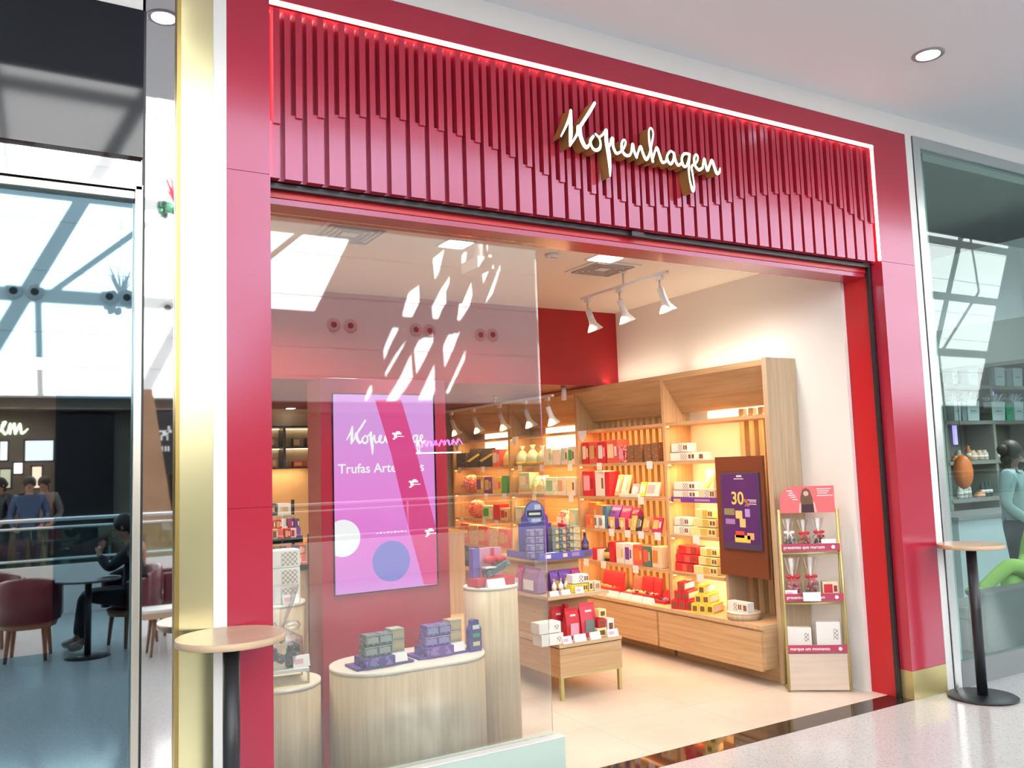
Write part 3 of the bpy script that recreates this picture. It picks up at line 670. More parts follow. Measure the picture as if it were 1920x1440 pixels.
def make(kind, name, w, d, h, cols, loc, rz=0, lean=0):
    """one piece of merchandise, front towards local -Y, base centre at the origin"""
    c = [cm(q) if isinstance(q, (str, tuple)) else q for q in cols]
    while len(c) < 3: c.append(c[-1])
    T = Matrix.Translation((0, 0, d*math.sin(lean)*1.05)) @ Matrix.Rotation(-lean, 4, 'X'); e = .0012
    def M_(): q = MB(); q.T = T; return q
    if kind == 'box':
        r = M_().box(-w/2, 0, 0, w/2, d, h).build(name, c[0], None, min(.0025, h*.06))
        q = M_().box(-w*.42, -e, h*.22, w*.12, -.0002, h*.82); q.build('label_patch', c[1], r)
        M_().box(w*.20, -e, h*.3, w*.40, -.0002, h*.72).build('picture_patch', c[2], r)
    elif kind == 'plain': r = M_().box(-w/2, 0, 0, w/2, d, h).build(name, c[0], None, min(.0025, h*.06))
    elif kind == 'cubeend':      # chocolate box seen end on: small brown window
        r = M_().box(-w/2, 0, 0, w/2, d, h).build(name, c[0], None, .002)
        M_().box(-w*.3, -e, h*.2, w*.3, -.0002, h*.75).build('picture_patch', c[1], r)
    elif kind == 'longbox':      # sleeve pattern, then small windows
        r = M_().box(-w/2, 0, 0, w/2, d, h).build(name, c[0], None, .002)
        M_().box(-w*.08, -e, h*.1, w*.18, -.0002, h*.9).build('pattern_sleeve', c[1], r)
        q = M_()
        for a in (.24, .37): q.box(w*a, -e, h*.25, w*(a+.09), -.0002, h*.75)
        q.build('picture_patch', c[2], r)
    elif kind == 'pouch':
        q = M_(); secs = []
        for k, (zz_, ww, dd) in enumerate(((0, .86, .9), (.06, .96, 1), (.45, 1, .85), (.8, .97, .4), (.9, .95, .10), (1, .95, .06))):
            secs.append([(-w/2*ww, -d*dd/2+d/2, h*zz_), (-w*.2*ww, -d*dd*.62+d/2, h*zz_), (w*.2*ww, -d*dd*.62+d/2, h*zz_), (w/2*ww, -d*dd/2+d/2, h*zz_), (w/2*ww, d*dd/2+d/2, h*zz_), (-w/2*ww, d*dd/2+d/2, h*zz_)])
        vs_ = [p_ for s_ in secs for p_ in s_]; fs_ = [(5, 4, 3, 2, 1, 0), tuple(range(30, 36))]
        for k in range(5):
            for i in range(6): fs_.append((k*6+i, k*6+(i+1) % 6, k*6+6+(i+1) % 6, k*6+6+i))
        q.add(vs_, fs_, 0); r = q.build(name, c[0])
        M_().box(-w*.3, -d*.16, h*.14, w*.3, -d*.1, h*.52).build('label_patch', c[1], r)
        M_().box(-w*.2, -d*.08+d*.22, h*.74, w*.2, -d*.06+d*.24, h*.80).build('logo_mark', c[2], r)
    elif kind == 'bag':          # block bag with folded top
        q = M_(); q.hexa([(-w/2, 0, 0), (w/2, 0, 0), (w/2, d, 0), (-w/2, d, 0)], [(-w/2, d*.3, h*.88), (w/2, d*.3, h*.88), (w/2, d*.7, h*.88), (-w/2, d*.7, h*.88)]); r = q.build(name, c[0])
        M_().box(-w*.5, d*.38, h*.88, w*.5, d*.5, h).build('folded_top', c[0], r)
        q = M_(); q.hexa([(-w*.5, -e, h*.35), (-w*.3, -e, h*.28), (-w*.3, d*.1, h*.28), (-w*.5, d*.1, h*.35)], [(w*.35, d*.22-e, h*.72), (w*.5, d*.22-e, h*.65), (w*.5, d*.3, h*.65), (w*.35, d*.3, h*.72)]); q.build('ribbon', c[1], r)
    elif kind == 'cone':         # peaked cellophane bag
        q = M_(); q.lathe(((w*.38, 0), (w*.48, h*.08), (w*.46, h*.45), (w*.22, h*.70), (w*.07, h*.80), (w*.2, h)), 0, d/2, 12, ell=.8); r = q.build(name, c[0])
        M_().lathe(((w*.09, h*.76), (w*.11, h*.80), (w*.09, h*.84)), 0, d/2, 10).build('tie', c[1], r)
        M_().lathe(((w*.40, h*.02), (w*.495, h*.09), (w*.49, h*.2), (w*.40, h*.22)), 0, d/2, 12, ell=.8).build('coloured_base', c[2], r)
    elif kind == 'bottle':
        r = M_().lathe(((w*.48, 0), (w*.5, h*.04), (w*.5, h*.55), (w*.2, h*.72), (w*.17, h*.85), (w*.2, h*.86)), 0, d/2, 14).build(name, c[0])
        M_().lathe(((w*.19, h*.862), (w*.19, h)), 0, d/2, 12).build('cap', c[1], r)
        M_().lathe(((w*.505, h*.15), (w*.505, h*.48)), 0, d/2, 14).build('label_band', c[2], r)
    elif kind == 'ball':         # round bouquet of wrapped sweets
        r = MB().ball((0, d/2, h*.47), h*.44, 18, 0, (w/h*1.05, .5, 1), .2).build(name, c[0])
        q = MB()
        for i in range(16):
            a, b_ = random.random()*6.3, random.random()*.42*h
            q.ball((b_*math.cos(a)*w/h, d/2-.27*h+.012*random.random(), h/2+b_*math.sin(a)), h*.055, 6)
        q.build('sweets', c[1], r)
    elif kind == 'card':         # small sloping price card
        q = MB(); q.hexa([(-w/2, 0, 0), (w/2, 0, 0), (w/2, d, 0), (-w/2, d, 0)], [(-w/2, d*.55, h), (w/2, d*.55, h), (w/2, d*.75, h), (-w/2, d*.75, h)]); r = q.build(name, WCARD)
        q = MB(); q.hexa([(-w*.38, d*.12-.001, h*.3), (w*.1, d*.12-.001, h*.3), (w*.1, d*.2, h*.3), (-w*.38, d*.2, h*.3)], [(-w*.38, d*.33-.001, h*.7), (w*.1, d*.33-.001, h*.7), (w*.1, d*.4, h*.7), (-w*.38, d*.4, h*.7)]) if len(cols) > 1 else None
        if q: q.build('printed_mark', c[1], r)
    elif kind == 'openbox':      # red box, lid standing behind, sweets inside
        r = M_().box(-w/2, 0, 0, w/2, d, h*.28).build(name, c[0], None, .002)
        q = MB(); q.hexa([(-w/2, d*.8, h*.281), (w/2, d*.8, h*.281), (w/2, d*.92, h*.281), (-w/2, d*.92, h*.281)], [(-w/2, d*.98, h), (w/2, d*.98, h), (w/2, d*1.1, h), (-w/2, d*1.1, h)]); q.build('lid', c[0], r)
        q = MB()
        for i in range(10): q.ball(((random.random()-.5)*w*.8, d*(.15+.5*random.random()), h*.30), min(w, d)*.11, 6, i % 2)
        q.build('sweets', [c[1], c[2]], r)
    elif kind == 'cello':        # clear wrap, contents below, bow at the neck
        r = MB().lathe(((w*.42, 0), (w*.5, h*.06), (w*.48, h*.34), (w*.14, h*.46), (w*.12, h*.5), (w*.30, h*.75), (w*.42, h)), 0, d/2, 10, ell=.7, smooth=False).build(name, CELLO)
        q = MB()
        for i in range(26):
            a = random.random()*6.3; b_ = random.random()**.5*w*.36
            q.ball((b_*math.cos(a), d/2+b_*.6*math.sin(a), h*(.05+.30*random.random())), w*.10, 6, i % 2)
        q.build('sweets', [c[0], c[1]], r)
        q = MB(); 
        for sg_ in (-1, 1):
            q.ball((sg_*w*.22, d/2-w*.12, h*.50), w*.17, 8, 0, (1.1, .35, .75)); q.hexa([(sg_*w*.02, d/2-w*.16, h*.48), (sg_*w*.12, d/2-w*.16, h*.48), (sg_*w*.12, d/2-w*.13, h*.48), (sg_*w*.02, d/2-w*.13, h*.48)], [(sg_*w*.10, d/2-w*.3, h*.28), (sg_*w*.22, d/2-w*.3, h*.28), (sg_*w*.22, d/2-w*.27, h*.28), (sg_*w*.10, d/2-w*.27, h*.28)])
        q.ball((0, d/2-w*.16, h*.49), w*.07, 6); q.build('bow', c[2], r)
    r.location = loc; r.rotation_euler.z = rz
    return r
LP = {'B': 'second shelf', 'C': 'third shelf', 'D': 'fourth shelf', 'E': 'lowest shelf', 'T': 'counter'}
CAT = dict(box='box', plain='box', cubeend='box', longbox='box', pouch='pouch', bag='bag', cone='gift bag', bottle='bottle', ball='sweet bouquet', card='price card', openbox='gift box', cello='gift bag')
NM = dict(box='gift_box', plain='carton', cubeend='chocolate_box', longbox='chocolate_box', pouch='sweet_pouch', bag='paper_bag', cone='peaked_bag', bottle='bottle', ball='sweet_bouquet', card='price_card', openbox='open_gift_box', cello='cellophane_bag')
RZ = -math.pi/2
def W(b, lv, kind, u0, u1, vt, vb, cols, desc, xf=4.94, dep=.13, lean=0, zoff=0, name=None):
    z = (LV[lv] if lv in LV else .43)+zoff+.0008; vm = (vt+vb)/2
    y1, y0 = atX(u0, vm, xf).y, atX(u1, vm, xf).y; yc = (y0+y1)/2
    y0 = max(y0, BY[b]+.004); y1 = min(y1, BY[b+1]-.038); w_ = y1-y0-.003
    dd = (Vector((xf, yc, z))-CAM).dot(FW); h_ = (vb-vt)*dd/F
    if lv in LV and zoff == 0:
        nxt = {'B': 'A', 'C': 'B', 'D': 'C', 'E': 'D'}[lv]; h_ = min(h_, LV[nxt]-LV[lv]-.045)
    r = make(kind, name or NM[kind], w_, min(dep, XWALL-.085-xf if b in (0, 1) else XWALL-.04-xf), h_, cols, (xf, (y0+y1)/2, z), RZ, lean)
    tag(r, f"{desc} on the {LP[lv]} of the {BN[b]} bay", CAT[kind]); return reg(r, u0)
NUTS = patt('nut_pattern', (.45, .30, .14), (.75, .62, .35), 55); CHECK = checks('choc_checks', (.84, .82, .78), (.42, .36, .31), 75)
PINKP = patt('pink_pattern', (.75, .10, .12), (.92, .70, .62), 45); YELP = checks('gold_checks', (.88, .66, .14), (.60, .36, .08), 75)
MINTP = patt('mint_print', (.62, .84, .68), (.92, .92, .80), 22); TANP = patt('tan_print', (.68, .52, .30), (.85, .72, .50), 40); DARKP = patt('dark_print', (.05, .045, .05), (.40, .36, .30), 45, .62)
GREYP = patt('teal_grey_print', (.10, .15, .155), (.30, .34, .32), 40); PURP = patt('purple_print', (.10, .07, .30), (.26, .20, .50), 40)
REDB = patt('bouquet_red', (.75, .08, .06), (.90, .40, .32), 60, .5); BRW = patt('brown_print', (.23, .12, .06), (.42, .20, .12), 50, .58)
# farthest bay
for a in [('B', 'plain', 853, 874, 855, 882, [DARKP], 'grey speckled box'), ('B', 'bag', 875, 896, 846, 881, ['dark', 'yellow'], 'black bag with yellow ribbon'), ('B', 'bag', 898, 921, 846, 881, ['dark', 'yellow'], 'wider black bag with yellow ribbon'),
          ('B', 'box', 923, 937, 848, 880, ['coral', 'white', 'white'], 'red and white box'), ('B', 'cone', 938, 950, 843, 881, ['lyel', 'gold', 'yellow'], 'pale yellow peaked bag'),
          ('C', 'ball', 861, 893, 896, 933, [REDB, 'pink'], 'round red sweet bouquet'), ('C', 'box', 893, 907, 902, 934, ['gold', 'purple', 'white'], 'gold box with purple label'), ('C', 'box', 908, 922, 903, 934, ['purple', 'gold', 'tan'], 'purple box with gold label'),
          ('C', 'box', 923, 940, 903, 934, ['yellow', 'pink', 'coral'], 'yellow box with pink label'), ('C', 'plain', 941, 951, 900, 934, ['green'], 'green box'),
          ('D', 'ball', 871, 904, 946, 983, [REDB, 'coral'], 'round coral sweet bouquet'), ('D', 'box', 905, 924, 958, 983, [MINTP, 'green', 'white'], 'white box with green print'), ('D', 'plain', 925, 937, 954, 983, ['red'], 'plain red box'), ('D', 'box', 938, 952, 960, 983, ['cream', 'red', 'dred'], 'cream box with dark red lid'),
          ('E', 'box', 864, 879, 994, 1030, ['coral', 'gold', 'gold'], 'coral box with gold mark'), ('E', 'plain', 880, 896, 995, 1030, [TANP], 'tan patterned box'), ('E', 'box', 897, 915, 995, 1030, ['coral', 'gold', 'tan'], 'second coral box with gold mark'), ('E', 'plain', 917, 933, 995, 1030, [TANP], 'second tan patterned box'), ('E', 'box', 935, 953, 995, 1030, ['coral', 'gold', 'tan'], 'rightmost coral box'),
          ('T', 'box', 852, 880, 1052, 1090, ['dark', 'gold', 'grey'], 'dark box with gold band'), ('T', 'openbox', 882, 905, 1062, 1092, ['dgreen', 'gold', 'white'], 'dark green open box')]:
    W(3, *a)
for a in [('B', 'cone', 961, 979, 840, 877, [MINTP, 'dmint', 'yellow'], 'mint peaked bag, leftmost'), ('B', 'cone', 981, 999, 838, 877, [MINTP, 'dmint', 'yellow'], 'mint peaked bag, second'), ('B', 'cone', 1000, 1016, 840, 877, [MINTP, 'white', 'yellow'], 'pale mint peaked bag, third'),
          ('B', 'box', 1019, 1034, 845, 876, [MINTP, 'white', 'dmint'], 'mint and white box, left'), ('B', 'plain', 1036, 1050, 848, 876, ['white'], 'plain white box'), ('B', 'box', 1052, 1064, 845, 876, ['white', 'mint', 'brown'], 'white box with brown picture'), ('B', 'box', 1065, 1077, 843, 876, ['white', 'green', 'brown'], 'white box with green label'),
          ('C', 'plain', 972, 996, 923, 934, ['tan'], 'low wooden riser'), ('C', 'pouch', 998, 1007, 899, 934, [MINTP, 'lyel', 'white'], 'narrow mint pouch'), ('C', 'pouch', 1008, 1021, 898, 934, [MINTP, 'lyel', 'dmint'], 'mint pouch with yellow print'), ('C', 'box', 1023, 1044, 900, 933, [MINTP, 'dmint', 'white'], 'wide mint box'), ('C', 'box', 1045, 1061, 898, 932, ['white', 'tan', 'lyel'], 'white box with bunny-brown picture'), ('C', 'box', 1062, 1078, 898, 932, ['white', 'lyel', 'brown'], 'white box with yellow band'),
          ('D', 'box', 966, 987, 957, 985, ['mint', 'white', 'pink'], 'mint green box with white label'), ('D', 'pouch', 1044, 1056, 957, 986, [PINKP, 'white', 'red'], 'white and red pouch'), ('D', 'pouch', 1057, 1066, 957, 986, [MINTP, 'white', 'green'], 'small mint pouch'), ('D', 'box', 1067, 1079, 955, 986, ['mint', 'lyel', 'white'], 'mint box by the upright'),
          ('E', 'plain', 972, 986, 1008, 1034, ['mint'], 'plain mint box')]:
    W(2, *a)
r = W(2, 'C', 'box', 973, 993, 893, 923, ['mint', 'white', 'pink'], 'mint box raised on the low wooden riser', zoff=.062); r['label'] = 'mint box raised on the low wooden riser in the third bay'
for a in [('B', 'box', 1091, 1103, 822, 862, ['red', 'cream', 'white'], 'red box with cream label, leftmost'), ('B', 'box', 1104, 1119, 821, 862, ['coral', 'gold', 'red'], 'red box with gold label'), ('B', 'box', 1120, 1135, 821, 862, ['red', 'white', 'pink'], 'red box with white label'),
          ('B', 'box', 1137, 1158, 819, 862, ['coral', 'cream', 'white'], 'tall coral red box'), ('B', 'box', 1159, 1173, 829, 861, [PINKP, 'pink', 'magenta'], 'pink patterned box'),
          ('B', 'plain', 1175, 1187, 829, 861, [BRW], 'brown box, leftmost of four'), ('B', 'plain', 1188, 1202, 828, 861, [BRW], 'brown box, second of four'), ('B', 'plain', 1207, 1219, 826, 860, [BRW], 'brown box, third of four'), ('B', 'plain', 1221, 1232, 824, 860, [BRW], 'brown box by the upright'),
          ('C', 'box', 1090, 1114, 886, 932, ['red', 'pink', 'dred'], 'large red box with pink print'), ('C', 'box', 1116, 1133, 884, 931, ['white', 'white', 'brown'], 'tall white box with brown picture'), ('C', 'plain', 1134, 1143, 885, 931, ['red'], 'narrow red box'),
          ('D', 'box', 1104, 1119, 945, 992, ['orange', 'copper', 'gold'], 'orange box, tallest'), ('D', 'plain', 1120, 1130, 949, 992, ['copper'], 'copper box'), ('D', 'plain', 1131, 1138, 950, 992, ['blue'], 'narrow blue box'), ('D', 'pouch', 1140, 1158, 948, 992, ['purple', 'gold', 'lilac'], 'purple pouch with gold print'), ('D', 'pouch', 1160, 1177, 948, 992, ['magenta', 'gold', 'pink'], 'magenta pouch with gold print'), ('D', 'pouch', 1179, 1191, 950, 992, [(.25, .02, .12), 'gold', 'gold'], 'dark wine pouch'),
          ('E', 'plain', 1142, 1152, 1015, 1053, ['red'], 'bright red upright box'), ('E', 'box', 1155, 1169, 1018, 1055, ['white', 'cream', 'gold'], 'white upright box'), ('E', 'box', 1171, 1185, 1018, 1056, ['white', 'purple', 'purple'], 'white and purple box'), ('E', 'box', 1187, 1204, 1019, 1057, ['coral', 'orange', 'gold'], 'coral orange box'), ('E', 'box', 1205, 1220, 1020, 1058, ['dgreen', 'coral', 'gold'], 'green box with red print'), ('E', 'box', 1222, 1240, 1020, 1059, ['cream', 'orange', 'lyel'], 'cream box with orange print'),
          ('E', 'bottle', 1127, 1141, 1018, 1053, ['dark', 'brown', 'gold'], 'dark bottle with gold label'), ('E', 'plain', 1111, 1119, 1030, 1052, ['red'], 'small red box'), ('E', 'plain', 1119.6, 1126, 1032, 1052, ['white'], 'small white box')]:
    W(1, *a)
# leaning packs and front rows of the second bay
for i, (u0, u1, vt, vb, c, dsc, xf) in enumerate([(1150, 1160, 884, 925, ['tan', 'white', 'gold'], 'champagne leaning card pack', 4.97), (1161, 1174, 884, 925, ['cream', 'white', 'gold'], 'cream leaning card pack', 4.95), (1181, 1194, 900, 924, ['pink', 'white', 'white'], 'pink leaning envelope, left', 4.95), (1195.5, 1207, 896, 924, ['yellow', 'white', 'white'], 'yellow leaning envelope', 4.95), (1208.5, 1233, 896, 924, [(.9, .72, .68), 'pink', 'white'], 'pale pink leaning envelope', 4.95)]):
    W(1, 'C', 'box', u0, u1, vt, vb, c, dsc, xf=xf, dep=.02, lean=.32)
W(1, 'C', 'plain', 1160, 1196, 923, 929, ['white'], 'flat white tray', xf=4.912, dep=.03)
for u0, u1, vt, vb, c, dsc in [(1098, 1112, 968, 992, ['orange', 'coral', 'gold'], 'small orange box in front'), (1114, 1121, 968, 992, ['white', 'grey', 'white'], 'small white bottle-shaped box, left'), (1123, 1130, 968, 992, ['white', 'grey', 'grey'], 'small white bottle-shaped box, right')]:
    W(1, 'D', 'box', u0, u1, vt, vb, c, dsc, xf=4.905, dep=.03)
for u0, u1, c, dsc in [(1180, 1189, 'gold', 'gold leaning bar'), (1191, 1200, 'dark', 'black leaning bar'), (1202, 1214, 'copper', 'copper leaning bar'), (1220, 1238, 'magenta', 'red purple leaning pack')]:
    W(1, 'D', 'box', u0, u1, 966, 994, [c, 'gold' if c != 'dark' else 'grey', 'cream'], dsc, xf=4.91, dep=.015, lean=.28)
for u0, u1 in ((1144, 1151), (1163, 1170)): W(1, 'D', 'box', u0, u1, 972, 994, ['gold', 'white', 'lyel'], 'small gold pack %s in front' % ('left' if u0 < 1150 else 'right'), xf=4.91, dep=.015)
# counter of the second bay: open red gift boxes with white cards before them
for u0, u1, vt, vb, c, dsc in [(1112, 1150, 1083, 1122, ['red', 'orange', 'gold'], 'large open red gift box'), (1168, 1183, 1085, 1122, ['coral', 'tan', 'cream'], 'open coral gift box'), (1185, 1204, 1086, 1126, ['red', 'dark', 'gold'], 'open red box with dark sweets'), (1206, 1220, 1088, 1128, ['red', 'dark', 'tan'], 'narrow open red gift box'), (1224, 1246, 1112, 1133, ['red', 'dark', 'lilac'], 'small red basket box')]:
    W(1, 'T', 'openbox', u0, u1, vt, vb, c, dsc, xf=4.86, dep=.14)
for i, (u0, u1) in enumerate([(1100, 1127), (1136, 1157), (1160, 1181), (1183, 1202), (1204, 1222)]):
    r = W(1, 'T', 'card', u0, u1, 1118+i*3, 1128+i*3, ['white'], 'white sloping price card, number', xf=4.79, dep=.04)
    r['label'] = 'white sloping price card %s on the counter of the second bay' % ['leftmost', 'second from left', 'in the middle', 'second from right', 'rightmost'][i]
# nearest bay
WB = ['white', CHECK, 'brown']; YB_ = ['lyel', YELP, 'brown']; RB_ = ['red', 'coral', 'brown']
for a in [('B', 'longbox', 1253, 1303, 842, 857, WB, 'lower white chocolate box', 4.94, .12, 0, 0), ('B', 'longbox', 1258, 1289, 826, 842, WB, 'upper white chocolate box', 4.95, .10, 0, .075), ('B', 'cubeend', 1308, 1320, 841, 856, ['white', 'brown'], 'small white box', 4.94, .08, 0, 0),
          ('C', 'longbox', 1262, 1304, 911, 925, WB, 'lower white long box', 4.94, .12, 0, 0), ('C', 'longbox', 1263, 1303, 897, 911, WB, 'upper white long box', 4.94, .11, 0, .07), ('C', 'longbox', 1309, 1339, 906, 924, ['cream', CHECK, 'brown'], 'cream box with checked band', 4.93, .07, 0, 0), ('C', 'bag', 1320, 1336, 870, 924, ['cream', 'gold'], 'tall cream bag', 5.02, .06, 0, 0),
          ('D', 'longbox', 1258, 1291, 982, 997, WB, 'lower white box', 4.94, .12, 0, 0), ('D', 'longbox', 1261, 1291, 967, 982, WB, 'upper white box', 4.95, .11, 0, .073),
          ('D', 'longbox', 1293, 1342, 982, 997, YB_, 'bottom yellow chocolate box', 4.94, .12, 0, 0), ('D', 'longbox', 1300, 1342, 967, 982, YB_, 'middle yellow chocolate box', 4.95, .11, 0, .073), ('D', 'longbox', 1304, 1336, 951, 967, YB_, 'top yellow chocolate box', 4.96, .1, 0, .146),
          ('E', 'longbox', 1256, 1298, 1050, 1065, RB_, 'bottom red chocolate box', 4.94, .12, 0, 0), ('E', 'longbox', 1263, 1306, 1035, 1050, RB_, 'middle red chocolate box', 4.95, .11, 0, .073), ('E', 'longbox', 1272, 1306, 1020, 1035, RB_, 'top red chocolate box', 4.96, .1, 0, .146),
          ('E', 'longbox', 1300, 1344, 1051, 1066, YB_, 'bottom yellow long box', 4.94, .12, 0, 0), ('E', 'longbox', 1309, 1344, 1036, 1051, YB_, 'middle yellow long box', 4.95, .11, 0, .073), ('E', 'longbox', 1312, 1344, 1021, 1036, YB_, 'top yellow long box', 4.96, .1, 0, .146)]:
    W(0, *a)
# pyramids of boxes laid end-on on the nearest counter
def pyramid(u_l, col, cname, y_c, xf):
    n = 0; hh = .074; ww = .062
    for row, cnt in enumerate((3, 2, 1)):
        for i in range(cnt):
            s_ = (i-(cnt-1)/2)*(ww+.003); z = .4308+row*(hh+.0006); aa = RZ+math.radians(22)
            r = make('cubeend', 'chocolate_box', ww, .19, hh, [col, 'brown'], (xf+s_*math.cos(aa), y_c+s_*math.sin(aa), z), aa)
            M = MB().box(ww/2+.0002, .01, hh*.2, ww/2+.0012, .18, hh*.8).build('side_label', WHT, r)
            pos = ['left', 'middle', 'right'][i] if cnt == 3 else ['left', 'right'][i] if cnt == 2 else ''
            tag(r, ' '.join(f"{cname} chocolate box {pos} in the {['bottom', 'middle', 'top'][row]} row of the {cname} counter pyramid".split()), 'box'); n += 1
pyramid(0, 'red', 'red', 1.745, 4.80); pyramid(0, 'yellow', 'yellow', 1.50, 4.80)
t = thing('round_riser', 'round oak riser under white boxes on the nearest counter', 'riser', (4.88, 1.13, .4308)); MB().lathe(((.125, 0), (.125, .05)), n=32).build('drum', OAKV, t); MB().lathe(((.127, .0502), (.127, .056)), n=32).build('top', mat('pale_laminate'), t)
r = make('longbox', 'chocolate_box', .15, .07, .075, WB, (4.82, 1.16, .4875), RZ); tag(r, 'white checked chocolate box left on the round riser', 'box')
r = make('cubeend', 'chocolate_box', .055, .07, .075, ['white', 'brown'], (4.82, 1.055, .4875), RZ); tag(r, 'small white chocolate box right on the round riser', 'box')
pt2 = thing('promo_strip', 'purple promotional strip clipped to the third shelf edge of the nearest bay', 'shelf strip', (4.898, 1.65, 1.298)); MB().box(-.004, -.29, 0, .004, .27, .045).build('strip', cm('purple'), pt2); MB().box(-.0052, .15, .0, -.0042, .24, .03).build('printed_mark', cm('gold'), pt2); MB().box(-.0052, -.2, .012, -.0042, -.02, .03).build('printed_mark', cm('lilac'), pt2)
# price tags clipped to shelf edges: (bay, level, u)
TG = {(3, 'B'): (861, 905), (3, 'C'): (911, 945), (3, 'D'): (866, 908, 931), (2, 'B'): (974, 1015, 1068), (2, 'C'): (1001, 1070), (1, 'B'): (1123, 1217), (1, 'C'): (1201,), (1, 'D'): (1146, 1176, 1201, 1232), (1, 'E'): (1099, 1131, 1191), (0, 'D'): (1304,), (0, 'E'): (1311,)}
ORD = [['only one'], ['left', 'right'], ['left', 'middle', 'right'], ['leftmost', 'second', 'third', 'rightmost']]
for (b, lv), us in TG.items():
    for i, u in enumerate(us):
        y = yx(u, {'B': 868, 'C': 930, 'D': 995, 'E': 1060}[lv])
        o = MB().box(-.003, -.04, -.062, -.0003, .04, .006).build('price_tag', WCARD); o.location = (XS+.005, y, LV[lv]); L_ = ORD[len(us)-1][i]
        tag(o, (f"white price tag, {L_} one on the {LP[lv]} edge of the {BN[b]} bay" if L_ != 'only one' else f"single white price tag on the {LP[lv]} edge of the {BN[b]} bay"), 'price tag')
for b, u, v in ((1, 1092, 818), (2, 966, 832), (3, 857, 842)):
    p = atX(u, v, 4.893); o = MB().prism([(-.075, .045), (.075, .045), (.05, -.02), (0, -.065), (-.05, -.02)], 0, 0, .004).build('hanging_card', WCARD); o.location = (4.892, p.y, LV['A']-.05)
    tag(o, f'white bow-shaped card hung on the upper edge of the {BN[b]} bay', 'card')
# ---------------------------------------------------------------- goods on gondola
def G(kind, u0, u1, vt, vb, Y, z, cols, label, dep=.08, lean=0, cat=None):
    a, b = atY(u0, vt, Y), atY(u1, vt, Y); dd = (Vector(((a.x+b.x)/2, Y, z))-CAM).dot(FW)
    r = make(kind, NM[kind], b.x-a.x, dep, (vb-vt)*dd/F, cols, ((a.x+b.x)/2, Y, z+.0008), 0, lean); tag(r, label, cat or CAT[kind]); return r
G('box', 1060, 1066, 1130, 1190, 1.60, .385, ['red', 'white', 'white'], 'dark red pouch box behind the white cartons', .05)
for u0, u1, vt, Y, l in ((1037, 1058, 1134, 1.62, 'red pouch behind the white cartons on the gondola base'), (1062, 1087, 1133, 1.50, 'red pouch with white print, middle on the gondola base'), (1089, 1118, 1128, 1.50, 'coral red pouch with silver label, right on the gondola base')):
    G('pouch', u0, u1, vt, 1190, Y, .385, ['red' if u0 < 1080 else (.75, .06, .10), 'grey' if u0 > 1080 else 'pink', 'white'], l, .07)
G('box', 1015, 1056, 1180, 1201, 1.42, .385, ['white', 'white', CHECK], 'lower white carton at the left corner of the gondola', .12)
r = G('box', 1010, 1051, 1158, 1178, 1.43, .385, ['white', 'white', CHECK], 'upper white carton at the left corner of the gondola', .11); r.location.z = .385+.084
G('cubeend', 1120, 1137, 1172, 1188, 1.45, .385, ['lyel', 'brown'], 'small yellow box low on the gondola base')
r = G('cubeend', 1121, 1135, 1156, 1171, 1.46, .385, ['red', 'brown'], 'small red box stacked on a yellow one'); r.location.z = .453
r = G('cubeend', 1123, 1136, 1139, 1154, 1.46, .385, ['lyel', 'brown'], 'topmost small yellow box of the right gondola stack'); r.location.z = .521
G('cubeend', 1138.5, 1151, 1156, 1186, 1.46, .385, ['white', 'brown'], 'tall white box with brown picture, gondola base right')
for u0, u1, vt, mk, l in ((1056, 1073, 1190, 'pink', 'price card with pink mark in front of the white cartons'), (1078, 1100, 1186, 'white', 'price card in front of the middle red pouch'), (1108, 1127, 1184, 'white', 'price card in front of the coral pouch'), (1140, 1160, 1176, 'pink', 'price card at the right end of the gondola base')):
    G('card', u0, u1, vt, vt+13, 1.404, .385, ['white', mk], l, .03)
TZ = .70
for u0, u1, c, l in ((978, 990, 'magenta', 'wine coloured pouch'), (991, 1022, (.30, .12, .30), 'wide lilac pouch'), (1033, 1049, 'purple', 'deep purple pouch'), (1050, 1073, 'purple', 'wide deep purple pouch'), (1074, 1090, 'magenta', 'raspberry pouch')):
    if u0 < 1025:   # left side of the tier faces -X
        y0, y1 = atX(u1, 1085, 3.44).y, atX(u0, 1085, 3.44).y
        y0 = max(y0, 1.62+(0 if u0 > 985 else .2)); r = make('pouch', NM['pouch'], max(y1-y0, .1)-.01, .08, .19, [c, 'white', 'lilac'], (3.375, (y0+max(y1, y0+.1))/2, TZ+.001), RZ)
    else:
        r = G('pouch', u0, u1, 1060, 1098, 1.74, TZ, [c, 'gold', 'lilac'], '', .07)
    tag(r, l+' on the middle tier of the gondola', 'pouch')
for i, u in enumerate((1037, 1050, 1060)):
    G('bottle', u, u+8, 1084, 1110, 1.64, TZ, ['white', 'gold', 'cream'], ['left', 'middle', 'right'][i]+' small white bottle on the middle gondola tier', .04)
for i, (y, c) in enumerate(((1.75, 'white'), (1.86, 'white'), (2.05, 'gold'))):
    r = make('bottle', 'bottle', .05, .05, .12, [c, 'gold', 'cream'], (3.385, y, TZ+.001), RZ); tag(r, ['nearest', 'middle', 'farthest'][i]+' small bottle along the left edge of the middle tier', 'bottle')
G('longbox', 1071, 1102, 1094, 1109, 1.58, TZ, ['yellow', YELP, 'brown'], 'yellow box low on the middle gondola tier')
r = G('longbox', 1073, 1103, 1076, 1092, 1.58, TZ, ['white', CHECK, 'brown'], 'white checked box on top of the yellow one'); r.location.z = TZ+.0655
G('cubeend', 1104, 1112, 1090, 1108, 1.58, TZ, ['lyel', 'brown'], 'small pale yellow box right of the stack, middle tier'); G('cubeend', 1114, 1126, 1090, 1106, 1.58, TZ, ['cream', 'copper'], 'small cream box at the right end of the middle tier')
